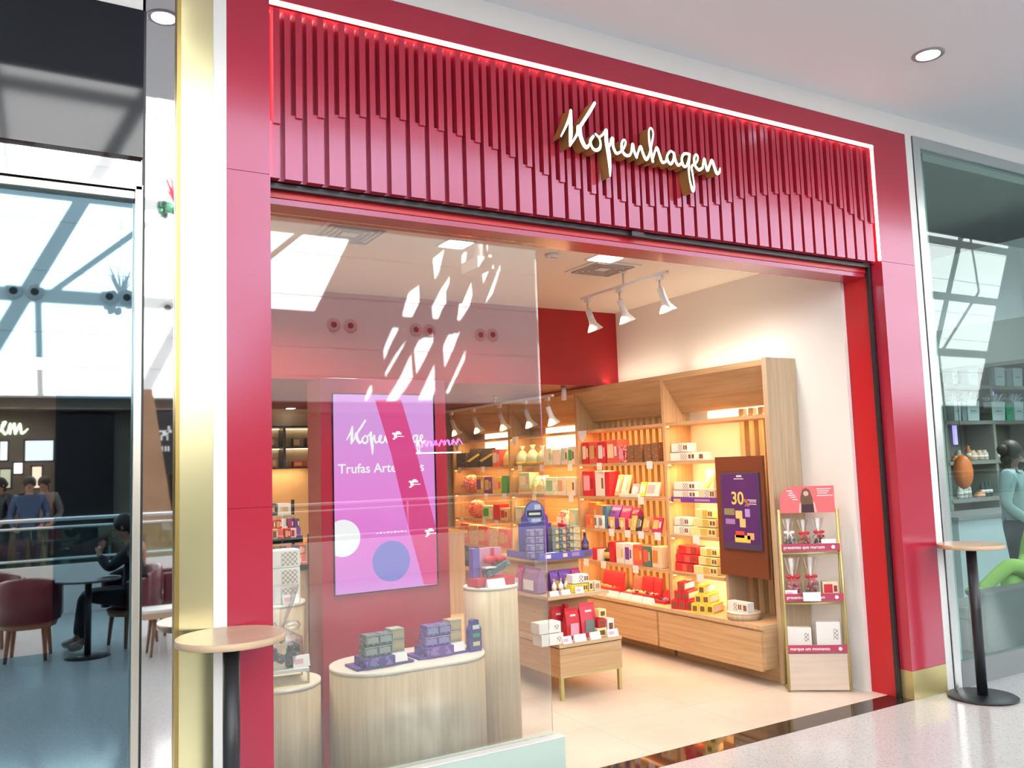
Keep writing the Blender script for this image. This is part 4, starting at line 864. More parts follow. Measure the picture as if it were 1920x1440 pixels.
for u, l in ((1018, 'left'), (1040, 'middle')): G('card', u+14, u+30, 1103, 1112, 1.545, TZ, ['white'], f'{l} price card on the edge of the middle gondola tier', .025)
G('card', 1080, 1095, 1098, 1109, 1.545, TZ, ['white', 'pink'], 'price card with pink mark on the middle gondola tier', .025)
# top tray with chocolate cubes and the round header
tr = thing('purple_tray', 'violet display tray on the top of the gondola', 'tray', (3.69, 1.95, .936))
MB().box(-.25, -.21, 0, .235, .28, .012).box(-.25, -.212, .012, .235, -.205, .05).box(-.25, -.205, .012, -.243, .28, .05).build('tray', mat('violet_card', (.14, .12, .52), .4), tr)
for x, w_, c in ((-.20, .05, 'white'), (-.04, .04, 'cream'), (.04, .07, 'lilac'), (.16, .05, 'brown')): MB().box(x, -.2135, .012, x+w_, -.2122, .04).build('printed_mark', cm(c), tr)
hd = thing('round_header', 'violet round-topped header display standing on the top tray', 'display header', (3.555, 1.95, .949), math.radians(-20))
prf = [(-.16, 0), (.16, 0), (.16, .25), (.13, .25), (.13, .30), (.10, .33)]+[(.095*math.cos(a), .335+.095*math.sin(a)) for a in [math.pi*i/12 for i in range(1, 12)]]+[(-.10, .33), (-.13, .30), (-.13, .25), (-.16, .25)]
MB().prism(prf, 1, .08, .10).build('back_card', cm((.09, .06, .33)), hd)
MB().prism(disc(0, .335, .085, -9, 9), 1, .0775, .0795).build('round_label', cm((.22, .26, .62)), hd)
MB().box(-.075, .0735, .30, .075, .077, .355).build('name_plate', cm((.03, .03, .06)), hd)
MB().box(-.055, .0715, .318, .055, .0732, .336).build('plate_text', WHT, hd); MB().box(.0, .0745, .36, .06, .077, .40).box(-.03, .0745, .265, .06, .077, .29).build('pale_print', cm((.6, .65, .8)), hd)
hd.scale = (.82, .82, .98)
def cubes(cx, cy_, z, c1, c2, rows, cols_, w_, lab, rz=0):
    for i in range(rows):
        for j in range(cols_):
            off = Matrix.Rotation(rz, 3, 'Z') @ Vector(((j-(cols_-1)/2)*(w_+.003), 0, 0))
            r = MB().box(-w_/2, -w_/2, 0, w_/2, w_/2, .052).build('chocolate_pack', [c1[j % len(c1)]][0]); r.location = (cx+off.x, cy_+off.y, z+.0005+i*.055); r.rotation_euler.z = rz
            MB().box(-w_*.45, -w_/2-.0012, .044, w_*.45, -w_/2-.0002, .050).build('silver_edge', STEEL, r); MB().box(w_*.0, -w_/2-.0012, .008, w_*.4, -w_/2-.0002, .038).build('label_patch', c2, r)
            ro = ['bottom', 'second', 'third', 'top'][i] if rows == 4 else ['bottom', 'middle', 'top'][i] if rows == 3 else ['lower', 'upper'][i]
            co = ['left', 'right'][j] if cols_ == 2 else ['left', 'middle', 'right'][j] if cols_ == 3 else ''
            tag(r, ' '.join(f"{co} pack in the {ro} layer of the {lab}".split()), 'chocolate pack')
cubes(3.455, 1.83, .949, [PURP, cm((.12, .10, .30))], cm('lilac'), 4, 2, .066, 'violet stack on the top tray', math.radians(-20))
cubes(3.655, 1.82, .949, [cm('grey'), GREYP], cm('gold'), 4, 2, .062, 'grey stack on the top tray')
cubes(3.80, 1.84, .949, [GREYP, TANP], cm('gold'), 4, 2, .060, 'teal-grey stack on the top tray')
MB_ = MB().box(-.012, -.03, 0, .012, .05, .24).build('red_divider', cm('red')); MB_.location = (3.728, 1.84, .949); tag(MB_, 'narrow bright red box between the grey stacks on top tray', 'box')
r = make('bottle', 'bottle', .06, .05, .165, ['dpurp', 'dark', (.12, .07, .12)], (3.893, 1.765, .949)); tag(r, 'dark bottle-shaped carton at the right end of the top tray', 'carton')
G('card', 1024, 1043, 1024, 1034, 1.748, .949, ['white', 'pink'], 'price card with pink mark on the violet tray', .02)
# ---------------------------------------------------------------- goods on plinths in the window
def pack(cx, cy_, z, rz, c1, c2, lab, top=True):
    t = thing('presentation_tray', f'violet slatted tray under the {lab} chocolates on the oval plinth', 'tray', (cx, cy_, z+.0005), rz); V = mat('violet_print', (.10, .08, .30), .4)
    MB().box(-.16, -.07, 0, .16, .09, .012).build('base', V, t); MB().box(-.12, -.085, .0125, .045, .06, .055).build('step', PURP, t)
    q = Matrix.Rotation(rz, 3, 'Z')
    k = 0
    for x, y, zz_, cc in ((-.075, -.02, .056, c1), (-.0, -.02, .056, c1), (.085, .0, .0125, c2), (.085, .0, .068, c2), (-.065, -.015, .112, c1), (.01, -.015, .112, c1), (.085, .0, .124, c2)):
        p_ = q @ Vector((x, y, 0)); r = MB().box(-.036, -.04, 0, .036, .04, .053).build('chocolate_pack', cc); r.location = (cx+p_.x, cy_+p_.y, z+.001+zz_); r.rotation_euler.z = rz
        MB().box(-.03, -.0415, .012, .03, -.0403, .042).build('label_patch', cm((.45, .48, .44)) if cc is GREYP else cm('tan') if cc is c2 else cm((.35, .33, .6)), r); MB().box(-.036, -.0415, .047, .036, -.0403, .052).build('silver_edge', STEEL, r)
        tag(r, f"{['left lower', 'middle lower', 'right lowest', 'right middle', 'left upper', 'middle upper', 'right topmost'][k]} pack of the {lab} display on the oval plinth", 'chocolate pack'); k += 1
    p_ = q @ Vector((.085, -.065, 0)); r = make('card', 'price_card', .085, .03, .045, ['white'], (cx+p_.x, cy_+p_.y, z+.0135), rz); tag(r, f'white price card in front of the {lab} display on oval plinth', 'price card')
pack(1.70, .545, .64, .06, GREYP, cm((.42, .46, .38)), 'grey'); pack(2.055, .58, .64, .06, PURP, cm((.55, .45, .25)), 'violet')
t = thing('shaped_carton', 'small violet bottle-shaped carton at the right end of the oval plinth', 'carton', (2.245, .53, .6405), .1)
MB().prism([(-.038, 0), (.038, 0), (.038, .12), (.022, .145), (.022, .165), (.01, .172), (-.01, .172), (-.022, .165), (-.022, .145), (-.038, .12)], 1, -.02, .02).build('body', mat('violet_print'), t)
for z, c in ((.12, 'white'), (.075, 'green'), (.03, 'lyel')): MB().box(-.02, -.0215, z, .024, -.0203, z+.022).build('printed_mark', cm(c), t)
r0 = thing('tilted_gift_set', 'red, violet and silver gift set with bow on the tall narrow plinth', 'gift set', (2.49, .75, .9508), .05)
MB().box(-.13, -.05, 0, .13, .07, .05).build('tray', cm('red'), r0, .003); MB().box(-.12, .01, .051, -.075, .06, .22).build('violet_box', cm((.18, .12, .45)), r0)
MB().box(-.07, .03, .051, .09, .07, .215).build('pink_lid', cm((.72, .30, .42)), r0); MB().box(.015, .022, .051, .035, .0295, .215).build('ribbon', cm('red'), r0)
MB().ball((-.01, .0, .15), .035, 8, 0, (1.3, .4, .7)).ball((.065, .0, .15), .035, 8, 0, (1.2, .4, .7)).build('bow', cm('red'), r0)
mb = MB(); mb.T = Matrix.Translation((-.05, -.04, .052)) @ Matrix.Rotation(math.radians(-20), 4, 'Y'); mb.box(0, 0, 0, .17, .055, .035).build('silver_pack', GREYP, r0)
MB().box(-.07, -.053, .105, .0, -.0505+.05, .112).build('logo_mark', WHT, r0)
r = make('card', 'price_card', .12, .03, .045, ['white'], (2.475, .662, .9508), .05); tag(r, 'white price card before the tilted gift set on tall plinth', 'price card')
# low plinth: brass framed stand and wrapped sweets
t = thing('brass_riser', 'small brass framed riser with white top on the low round plinth', 'riser', (1.225, .67, .6005), -.12)
MB().box(-.115, -.10, .06, .115, .10, .075).build('top', WPLAS, t)
for x in (-.115, .105):
    for y in (-.10, .09): MB().box(x, y, 0, x+.01, y+.01, .0598).build('leg', GOLDL, t)
MB().box(-.104, -.10, 0, .104, -.092, .009).box(-.104, .092, 0, .104, .10, .009).build('frame', GOLDL, t)
r = make('cello', 'cellophane_bag', .26, .16, .40, [DARKP, 'dark', CELLO], (1.205, .60, .677)); tag(r, 'large cellophane bag of dark wrapped sweets on the brass riser', 'gift bag')
r = make('card', 'price_card', .085, .03, .055, ['white', 'pink'], (1.30, .595, .677)); tag(r, 'white card with pink mark beside the cellophane bag', 'price card')
for i, z in enumerate((0, .099, .198)):
    r = MB().box(-.12, -.06, 0, .10, .06, .097).build('white_carton', WCARD, None, .002); r.location = (1.335-.02*0, 1.13, .926+z)
    MB().box(-.005, -.0612, .012, .085, -.0602, .085).build('checked_window', CHECK, r); tag(r, ['lowest', 'middle', 'topmost'][i]+' white carton with checked window on the taller left plinth', 'box')
r = make('card', 'price_card', .09, .03, .05, ['white', 'pink'], (1.375, 1.046, .926)); tag(r, 'white card with pink mark at the foot of the white cartons', 'price card')
# ladder stand goods
def LSd(kind, x, z, w_, h_, cols, label, dy=.03, dep=.06):
    p_ = LS+Matrix.Rotation(la, 3, 'Z') @ Vector((x, dy, 0)); r = make(kind, NM[kind], w_, dep, h_, cols, (p_.x, p_.y, z+.0008), la); tag(r, label, CAT[kind]); return r
LSd('cello', -.135, 1.005, .10, .20, ['grey', 'white', 'white'], 'clear sweet bag with white bow, left on stand top shelf', .04)
LSd('cello', -.03, 1.005, .10, .19, ['tan', 'red', 'red'], 'clear sweet bag with red bow, middle of stand top shelf', .04)
LSd('cello', .075, 1.005, .10, .20, ['dark', 'white', 'red'], 'clear sweet bag with red bow, right on stand top shelf', .05)
LSd('card', .13, 1.005, .10, .05, ['white'], 'white price card at the right of the stand top shelf', .02, .02)
LSd('cello', -.125, .655, .13, .27, ['red', 'pink', 'red'], 'tall clear bag with red bow, left on stand middle shelf', .05)
LSd('cello', .005, .655, .11, .27, ['grey', 'red', 'red'], 'tall clear bag with red bow, centre of stand middle shelf', .06)
LSd('box', .125, .655, .11, .10, ['cream', 'red', 'dred'], 'cream box with red picture on the stand middle shelf', .04)
LSd('card', -.15, .655, .085, .045, ['white', 'pink'], 'price card with pink mark on the stand middle shelf', .022, .02)
LSd('card', -.02, .64, .12, .06, ['white'], 'large blank price card hooked on the middle shelf strip', -.03, .015).location.z = .632
LSd('box', -.11, .30, .165, .135, ['white', 'white', CHECK], 'smaller white box on the lowest stand shelf', .04)
LSd('box', .09, .30, .165, .175, ['white', 'white', CHECK], 'taller white box on the lowest stand shelf', .04)
# ---------------------------------------------------------------- back counter seen at the left
rk = thing('tiered_rack', 'black steel tiered rack of sweets at the back left', 'display rack', (1.75, 3.3, 0))
for x in (-.5, .375):
    for y in (-.12, .34): MB().box(x, y, .002, x+.022, y+.022, 1.15 if y < 0 else 1.42).build('post', BLACK, rk)
RKZ = [.90, 1.11]
for k, z in enumerate(RKZ):
    y_ = -.12+.14*k
    MB().box(-.477, y_, z-.03, .374, y_+.16, z).box(-.477, y_, z-.032, .374, y_+.008, z+.01).build('shelf', BLACK, rk); MB().box(-.477, y_+.075, z+.0005, .374, y_+.16, z+.075).build('step', OAKV, rk)
MB().box(-.477, .22, 1.27, .374, .44, 1.295).build('top_shelf', OAKV, rk); MB().box(-.477, -.09, .0, .374, .33, .86).build('cabinet', OAKV, rk)
cl = ['coral', 'lyel', 'cream', 'purple', 'red', 'tan', 'gold', 'brown', 'white']; cn = dict(coral='coral', lyel='pale yellow', cream='cream', purple='purple', red='red', tan='tan', gold='gold', brown='brown', white='white', dark='black')
PO = ['rightmost', 'second', 'third', 'fourth', 'fifth', 'sixth', 'seventh']
for zi, z in enumerate(RKZ):
    for ro in (0, 1):
        for i in range(7):
            c = cl[(i*5+zi*3+ro*4) % 9] if (zi, ro) != (0, 1) else ['red', 'dark', 'coral', 'dark', 'brown', 'red', 'dark'][i]; kd = 'openbox' if (i+ro) % 3 == 0 else 'box'
            r = make(kd, 'sweet_tray', .046, .06, .085, [c, cl[(i+zi+2) % 9], 'white'], (1.75+.35-i*.050, 3.3-.11+.14*zi+.08*ro, z+.001+.075*ro))
            tag(r, f"{cn[c]} sweet tray, {PO[i]} from right in the {['front', 'back'][ro]} row of the rack's {['lower', 'upper'][zi]} tier", 'sweet tray')
for x, c, w_, l in ((2.0, 'white', .11, 'cream white carton'), (1.895, 'dark', .08, 'dark carton'), (1.80, 'dark', .09, 'wider dark carton')):
    r = MB().box(-w_/2, -.05, 0, w_/2, .05, .10).build('carton', cm(c), None, .002); r.location = (x+.04, 3.62, 1.2955); MB().box(-w_*.3, -.0512, .03, w_*.3, -.0502, .07).build('label_patch', cm('tan'), r)
    tag(r, l+' on the top shelf of the black rack at back left', 'box')
bs = thing('wall_shelf', 'black framed backlit wall shelf on the back wall at left', 'shelf unit', (2.6, 6.05, 1.70))
MB().box(-1.2, 0, .47, .6, .19, .49).box(-1.2, 0, .235, .6, .19, .25).box(-1.2, 0, 0, .6, .19, .015).build('boards', BLACK, bs)
MB().box(.12, 0, .0151, .15, .19, .2349).box(.12, 0, .251, .15, .19, .469).box(-.6, 0, .0151, -.57, .19, .2349).box(-.6, 0, .251, -.57, .19, .469).box(.57, 0, .0151, .6, .19, .2349).box(.57, 0, .251, .6, .19, .469).build('upright', BLACK, bs)
for z in (.455, .225): MB().box(-1.2, .16, z, .6, .175, z+.008).build('led_strip', mat('warm_strip', (1, .8, .5), .5, emit=(1, .75, .45), es=5), bs)
for i, (x, z, h_, w_, c) in enumerate([(.01, .2505, .11, .10, 'brown'), (-.13, .2505, .11, .10, 'brown'), (.30, .2505, .10, .12, 'grey'), (.45, .2505, .10, .1, 'grey'), (.03, .0155, .11, .07, 'brown'), (-.07, .0155, .11, .07, 'grey'), (.32, .0155, .07, .16, 'red')]):
    r = make('box', 'carton', w_, .08, h_, [c, 'tan', 'grey'], (2.6+x, 6.07, 1.70+z)); tag(r, f"{c} box {['right of the left compartment', 'left of the left compartment', 'left in the right compartment', 'right in the right compartment', 'by the upright', 'farther left', 'flat in the right compartment'][i]}, {'upper' if i < 4 else 'lower'} row of backlit shelf", 'box')
struct(B('wall_back', mat('stucco_light', (.72, .60, .42), .7), .95, 6.245, 1.25, 3.4, 6.2499, 2.39))
lamp('shelf_lamp', 'AREA', (2.3, 6.12, 1.68), 5, WARM, (math.radians(20), 0, 0), shape='RECTANGLE', size=1.4, size_y=.05)
sc_ = thing('service_counter', 'oak service counter at the back of the shop', 'counter', (3.6, 5.4, 0)); MB().box(-.9, -.25, .002, .95, .25, .90).build('body', OAKV, sc_); MB().box(-.93, -.28, .901, .98, .28, .93).build('top', OAKL, sc_)
# ================================================================== RIGHT NEIGHBOUR
struct(B('trim_2', WPLAS, XD+.004, .0, 0, 5.715, .05, 3.98)); struct(B('trim_3', STEEL, 5.722, -.01, 0, 5.80, .06, 3.98))
struct(B('trim_4', STEEL, 5.80, -.01, 3.90, 16, .06, 3.98)); struct(B('trim_5', mat('grey_kick_panel', (.20, .225, .23), .3), 5.80, -.012, .001, 16, .05, .17))
struct(B('window_4', GLASSN, 5.80, .012, .17, 16, .022, 3.90))
NG = mat('neighbour_grey_wall', (.42, .42, .40), .6)
struct(B('wall_left', mat('neighbour_side_wall', (.5, .55, .53), .5), 5.40, .34, 0, 5.74, 6.4, 4.11))
struct(B('floor', mat('neighbour_floor', (.35, .37, .37), .3), 5.74, .051, -.3, 16, 6.4, .0))
struct(B('ceiling', mat('neighbour_ceiling', (.40, .37, .35), .7), 5.4, .3, 4.0, 16, 6.4, 4.11))
struct(B('wall_back', mat('neighbour_back', (.20, .185, .17), .6), 5.74, 3.42, 0, 16, 3.6, 4.0)); struct(B('wall_right', NG, 16, .0, 0, 16.2, 6.4, 4.11))
struct(B('ceiling', mat('pale_blue_panel', (.66, .72, .76), .5), 8.5, .3, 2.93, 16, 3.2, 3.70)); struct(B('ceiling', NG, 8.5, .3, 2.52, 8.9, 3.2, 2.928))
pl_ = B('pillar', mat('pale_green_pillar', (.46, .60, .54), .25), 5.86, .16, .002, 6.08, .24, 3.98); tag(pl_, 'pale green upright panel just inside the right neighbouring window', 'panel')
for x, y in ((7.2, 1.5), (10, 1.5), (11.3, 2.2), (8.6, .9)):
    lamp('downlight_lamp', 'SPOT', (x, y, 3.98 if x < 8.5 else 2.5), 150 if x < 8.5 else 110, (.95, .97, 1), (0, 0, 0), spot_size=2.5, spot_blend=.9, shadow_soft_size=.1)
def atN(u, v): return atY(u, v, 3.0)
sh2 = thing('product_shelving', 'grey shelving with gift bags and products inside the right neighbouring shop', 'shelf unit', (11.6, 3.2, 0))
NZ = [2.53, 2.05, 1.52, 1.03]
for z in NZ: MB().box(-1.1, -.2, z-.05, 2.2, .2, z).build('board', mat('shelf_grey', (.24, .235, .22), .5), sh2)
for x in (-1.1, -.02, 1.05, 2.17):
    MB().box(x-.03, -.19, 0, x+.03, .2, 3.1).build('upright', mat('shelf_grey'), sh2)
for u, v0, v1 in ((1831, 795, 832), (1876, 862, 890), (1900, 727, 742)):
    a = atN(u, v0); b = atN(u, v1); MB().box(a.x-11.6-.03, .1, b.z, a.x-11.6+.03, .13, a.z).build('violet_light', mat('violet_light', (.5, .4, 1), .5, emit=(.45, .33, 1), es=1.6), sh2)
k = 0
BAGW = pm((.72, .80, .84))
for u0, u1, vt, vb, z, c, tl in [(1787, 1797, 688, 718, 2.53, 0, 'leftmost on the upper board'), (1817, 1836, 684, 718, 2.53, 0, 'second on the upper board'), (1867, 1886, 684, 718, 2.53, 0, 'third on the upper board'), (1889, 1898, 690, 718, 2.53, 1, 'greyish one on the upper board'), (1901, 1919, 684, 718, 2.53, 0, 'rightmost on the upper board'),
                     (1791, 1804, 751, 787, 2.05, 0, 'leftmost on the middle board'), (1806, 1815, 752, 787, 2.05, 1, 'narrow bluish on the middle board'), (1816, 1839, 750, 787, 2.05, 0, 'wide one on the middle board'), (1862, 1887, 752, 787, 2.05, 0, 'third white one on the middle board'), (1889, 1901, 755, 784, 2.05, 2, 'green one on the middle board'), (1904, 1922, 752, 787, 2.05, 0, 'rightmost on the middle board')]:
    a, b = atN(u0, vb), atN(u1, vb); w_ = b.x-a.x; h_ = atN(u0, vt).z-a.z
    r = MB().hexa([(-w_/2*.9, -.05, 0), (w_/2*.9, -.05, 0), (w_/2*.9, .05, 0), (-w_/2*.9, .05, 0)], [(-w_/2, -.06, h_), (w_/2, -.06, h_), (w_/2, .06, h_), (-w_/2, .06, h_)]).build('gift_bag', [BAGW, pm((.35, .42, .45)), pm((.05, .50, .28))][c])
    r.location = ((a.x+b.x)/2, 3.06, z+.001); tag(r, 'paper gift bag, '+tl+' in the right shop', 'gift bag')
    MB().box(-w_*.2, -.0625, h_*.45, w_*.2, -.0575, h_*.52).build('logo_mark', pm((.4, .45, .5)), r)
    if z < 2.2 and c == 0:
        q = MB()
        for j in range(7): q.hexa([(-w_*.4+j*w_*.11, -.02, h_*.98), (-w_*.3+j*w_*.11, -.02, h_*.98), (-w_*.3+j*w_*.11, .02, h_*.98), (-w_*.4+j*w_*.11, .02, h_*.98)], [(-w_*.7+j*w_*.2, -.05, h_*(1.2+.22*(j % 2))), (-w_*.5+j*w_*.2, -.04, h_*(1.25+.2*(j % 2))), (-w_*.5+j*w_*.2, .04, h_*1.25), (-w_*.7+j*w_*.2, .04, h_*1.2)])
        q.build('tissue', pm((.50, .58, .64)), r)
for i, (u, vt, vb, z, c, w_, nm, l) in enumerate([(1809, 842, 862, 1.52, (.55, .45, .35), .10, 'jar', 'beige jar'), (1802, 852, 862, 1.52, (.85, .25, .05), .08, 'jar', 'orange jar'), (1827, 832, 860, 1.52, (.55, .18, .04), .07, 'candle', 'tall rust orange candle'), (1835, 842, 861, 1.52, (.65, .42, .30), .12, 'jar', 'peach jar'), (1847, 842, 861, 1.52, (.60, .36, .24), .12, 'jar', 'copper jar'), (1857, 842, 861, 1.52, (.55, .42, .36), .10, 'jar', 'pinkish jar'), (1878, 828, 846, 1.52, (.10, .40, .36), .10, 'jar', 'teal jar'), (1885, 843, 862, 1.52, (.80, .32, .10), .14, 'jar', 'bright orange jar'),
        (1811, 907, 930, 1.03, (.62, .60, .56), .08, 'pot', 'small white pot'), (1819, 903, 930, 1.03, (.55, .50, .46), .09, 'pot', 'taller beige pot'), (1827, 903, 930, 1.03, (.50, .45, .42), .08, 'pot', 'grey beige pot'), (1848, 921, 931, 1.03, (.85, .22, .04), .14, 'pot', 'orange low pot'), (1854, 903, 930, 1.03, (.02, .03, .03), .07, 'bottle', 'black bottle, left'), (1861, 903, 930, 1.03, (.02, .03, .03), .07, 'bottle', 'black bottle, middle'), (1868, 903, 930, 1.03, (.02, .03, .03), .07, 'bottle', 'black bottle, right')]):
    a = atN(u, vb); h_ = atN(u, vt).z-a.z
    r = MB().lathe(((w_*.45, 0), (w_*.5, h_*.1), (w_*.5, h_*.7), (w_*.3, h_*.85), (w_*.3, h_)), n=12).build(nm, pm(c)); r.location = (a.x, 3.08, z+.001)
    MB().lathe(((w_*.51, h_*.25), (w_*.51, h_*.5)), n=12).build('label_band', pm((.75, .72, .66)), r)
    tag(r, f"{l} on the {'lower' if z < 1.2 else 'third'} board of the right shop shelving", nm)
ob = atY(1806, 885, 2.6); r = MB().ball((0, 0, 0), .21, 20, 0, (.62, .5, 1)).build('orange_lantern', pm((.80, .18, .03))); r.location = (ob.x, 2.6, ob.z); MB().tube([(0, 0, .2), (0, 0, 4.0-ob.z)], .004, 5).build('cord', BLACK, r); tag(r, 'orange oval lantern hanging in the right neighbouring shop', 'lantern')
wc = thing('sales_counter', 'pale blue grey counter inside the right neighbouring shop', 'counter', (10.0, 2.35, 0)); MB().box(-.9, -.3, .002, 2.3, .3, .88).build('body', pm((.50, .56, .60)), wc); MB().box(-.93, -.33, .881, 2.33, .33, .92).build('top', pm((.22, .22, .22)), wc)
sf = thing('sofa', 'low grey sofa with its back against the right neighbouring window', 'sofa', (7.6, .62, 0))
GS = mat('grey_fabric', (.17, .165, .17), .8)
MB().box(-.95, -.32, .05, .95, -.17, .535).build('backrest', GS, sf, .02); MB().box(-.95, -.165, .05, .95, .17, .30).build('base', GS, sf, .02); MB().box(-.93, -.16, .301, .93, .17, .40).build('cushion', mat('grey_fabric_light', (.3, .29, .29), .8), sf, .03)
for x in (-.9, .86):
    for y in (-.3, .12): MB().box(x, y, .001, x+.04, y+.04, .05).build('leg', BLACK, sf)
# ------------------------------------------------------------------ people
def skin(name, verts, edges, rad, m, parent, root=0, sub=2, loc=None):
    me = bpy.data.meshes.new(name); me.from_pydata(verts, edges, []); me.materials.append(m)
    o = bpy.data.objects.new(name, me); sc.collection.objects.link(o); o.parent = parent
    md = o.modifiers.new('skin', 'SKIN'); md.use_smooth_shade = True
    if not me.skin_vertices: return o
    for i, r in enumerate(rad):
        me.skin_vertices[0].data[i].radius = r if isinstance(r, tuple) else (r, r); me.skin_vertices[0].data[i].use_root = (i == root)
    s_ = o.modifiers.new('sub', 'SUBSURF'); s_.levels = s_.render_levels = sub
    return o
def figure(name, label, J, loc, rz, top, bot, hair=(.02, .013, .01), skinc=(.35, .18, .12), shoes=(.03, .03, .03), cat='person', longhair=True, group=None):
    """J: joints in metres, figure faces -Y. keys pel, ab, ch, nk, hd, sh/el/wr/ha and hp/kn/an/to with suffix l, r"""
    t = thing(name, label, cat, loc, rz, group); V = Vector
    S = mat('skin_%02d%02d' % (skinc[0]*100, skinc[1]*100), skinc, .5)
    vs_, ed, rd = [], [], []
    def add(p, r, par=None):
        vs_.append(tuple(p)); rd.append(r)
        if par is not None: ed.append((par, len(vs_)-1))
        return len(vs_)-1
    pel = add(J['pel'], (.14, .105)); ab = add(J['ab'], (.125, .095), pel); ch = add(J['ch'], (.15, .11), ab); nk = add(J['nk'], .052, ch)
    hb = add(V(J['nk'])*.55+V(J['hd'])*.45, .06, nk); hd = add(J['hd'], (.078, .092), hb); tp = add(V(J['hd'])+V((0, 0, .075)), (.06, .075), hd)
    for s_ in 'lr':
        sh_ = add(J['sh'+s_], .058, ch); e_ = add(J['el'+s_], .042, sh_); w_ = add(J['wr'+s_], .028, e_); pa = add(V(J['wr'+s_])*.5+V(J['ha'+s_])*.5, (.036, .02), w_)
        d = (V(J['ha'+s_])-V(J['wr'+s_])).normalized(); sd = d.cross(V((0, 0, 1)));  sd = sd.normalized() if sd.length > .1 else V((1, 0, 0)); dn = d.cross(sd).normalized()*(-.5)
        for k in range(4):
            b_ = V(J['wr'+s_])+d*.085+sd*(.024*(k-1.5)*.85); ln = (.058, .066, .062, .046)[k]
            f1 = add(b_, .0095, pa); f2 = add(b_+d*ln*.55+dn*.012, .0088, f1); add(b_+d*ln*.95+dn*.034, .0075, f2)
        f1 = add(V(J['wr'+s_])+d*.035+sd*.034, .011, pa); add(V(J['wr'+s_])+d*.075+sd*.052+dn*.01, .009, f1)
        h_ = add(J['hp'+s_], .088, pel); k_ = add(J['kn'+s_], .056, h_); a_ = add(J['an'+s_], .038, k_); add(J['to'+s_], .034, a_)
    skin('body', vs_, ed, rd, S, t)
    # face, ears, hair
    H = V(J['hd']); fd = V(J.get('face', (0, -1, 0))).normalized(); sx = fd.cross(V((0, 0, 1))).normalized()
    q = MB(); q.hexa([tuple(H+fd*.08+sx*a+V((0, 0, b))) for a, b in ((-.014, -.028), (.014, -.028), (.006, .012), (-.006, .012))], [tuple(H+fd*.108+sx*a+V((0, 0, b))) for a, b in ((-.007, -.022), (.007, -.022), (.003, .008), (-.003, .008))]); q.build('nose', S, t)
    for s_ in (-1, 1):
        MB().ball(tuple(H+fd*.078+sx*s_*.03+V((0, 0, .012))), .012, 8).build('eye', pm((.05, .03, .03)), t)
        MB().ball(tuple(H+sx*s_*.082-fd*.005), .026, 8, 0, (.5, .6, 1)).build('ear', S, t)
    MB().ball(tuple(H+fd*.082-V((0, 0, .05))), .02, 8, 0, (1, .8, .35)).build('mouth', pm((.30, .08, .07)), t)
    HM = pm(hair, .6); q = MB(); q.ball(tuple(H-fd*.022+V((0, 0, .035))), .105, 16, 0, (.92, .98, .98))
    if longhair: q.ball(tuple(H-fd*.11+V((0, 0, .02))), .055, 12).ball(tuple(H-fd*.07-V((0, 0, .06))), .06, 12)
    q.build('hair', HM, t)
    # top, trousers, shoes follow the body, slightly larger
    vs_, ed, rd = [], [], []; az = add(V(J['pel'])-(V(J['ab'])-V(J['pel']))*.45, (.165, .13)); a0 = add(V(J['pel'])+V((0, 0, .02)), (.166, .13), az); a1 = add(J['ab'], (.148, .115), a0); a2 = add(J['ch'], (.185, .142), a1); a3 = add(V(J['ch'])*.45+V(J['nk'])*.55, (.115, .10), a2); add(V(J['ch'])*.1+V(J['nk'])*.9, .066, a3)
    for s_ in 'lr':
        b1 = add(J['sh'+s_], .078, a2); b2 = add(J['el'+s_], .056, b1); add(V(J['wr'+s_])*.92+V(J['el'+s_])*.08, .043, b2)
    skin('jacket', vs_, ed, rd, top, t)
    vs_, ed, rd = [], [], []; a0 = add(J['pel'], (.155, .12)); add(V(J['pel'])*.4+V(J['ab'])*.6, (.142, .108), a0)
    for s_ in 'lr':
        b1 = add(J['hp'+s_], .104, a0); b2 = add(J['kn'+s_], .07, b1); add(V(J['an'+s_])*.95+V(J['kn'+s_])*.05, .052, b2)
    skin('trousers', vs_, ed, rd, bot, t)
    for s_ in 'lr':
        a, b = V(J['an'+s_]), V(J['to'+s_]); skin('shoe', [tuple(a-V((0, 0, .02))), tuple(a*.5+b*.5-V((0, 0, .01))), tuple(b)], [(0, 1), (1, 2)], [.048, .046, .038], pm(shoes), t)
    return t
STAND = dict(pel=(0, 0, .95), ab=(0, 0, 1.10), ch=(0, .0, 1.32), nk=(0, .0, 1.47), hd=(.0, -.02, 1.60), shl=(.18, 0, 1.40), shr=(-.18, 0, 1.40), ell=(.25, .02, 1.13), elr=(-.26, .03, 1.13), wrl=(.20, -.12, .92), wrr=(-.17, -.16, .95),
             hal=(.14, -.24, .86), har=(-.08, -.26, .93), hpl=(.09, 0, .88), hpr=(-.09, 0, .88), knl=(.10, -.02, .48), knr=(-.10, -.02, .48), anl=(.10, .03, .09), anr=(-.10, .03, .09), tol=(.11, -.13, .04), tor=(-.11, -.13, .04))
DEN = mat('light_denim', (.34, .44, .47), .8); NAVY = mat('navy_cloth', (.018, .026, .045), .8)
s1 = dict(STAND); s1['face'] = (.75, -.6, -.25)
figure('person', 'person in light denim jacket and dark trousers standing inside the right shop', s1, (8.42, 1.02, .001), math.radians(20), DEN, NAVY, skinc=(.22, .11, .07))
LIME = mat('lime_cloth', (.42, .66, .14), .6)
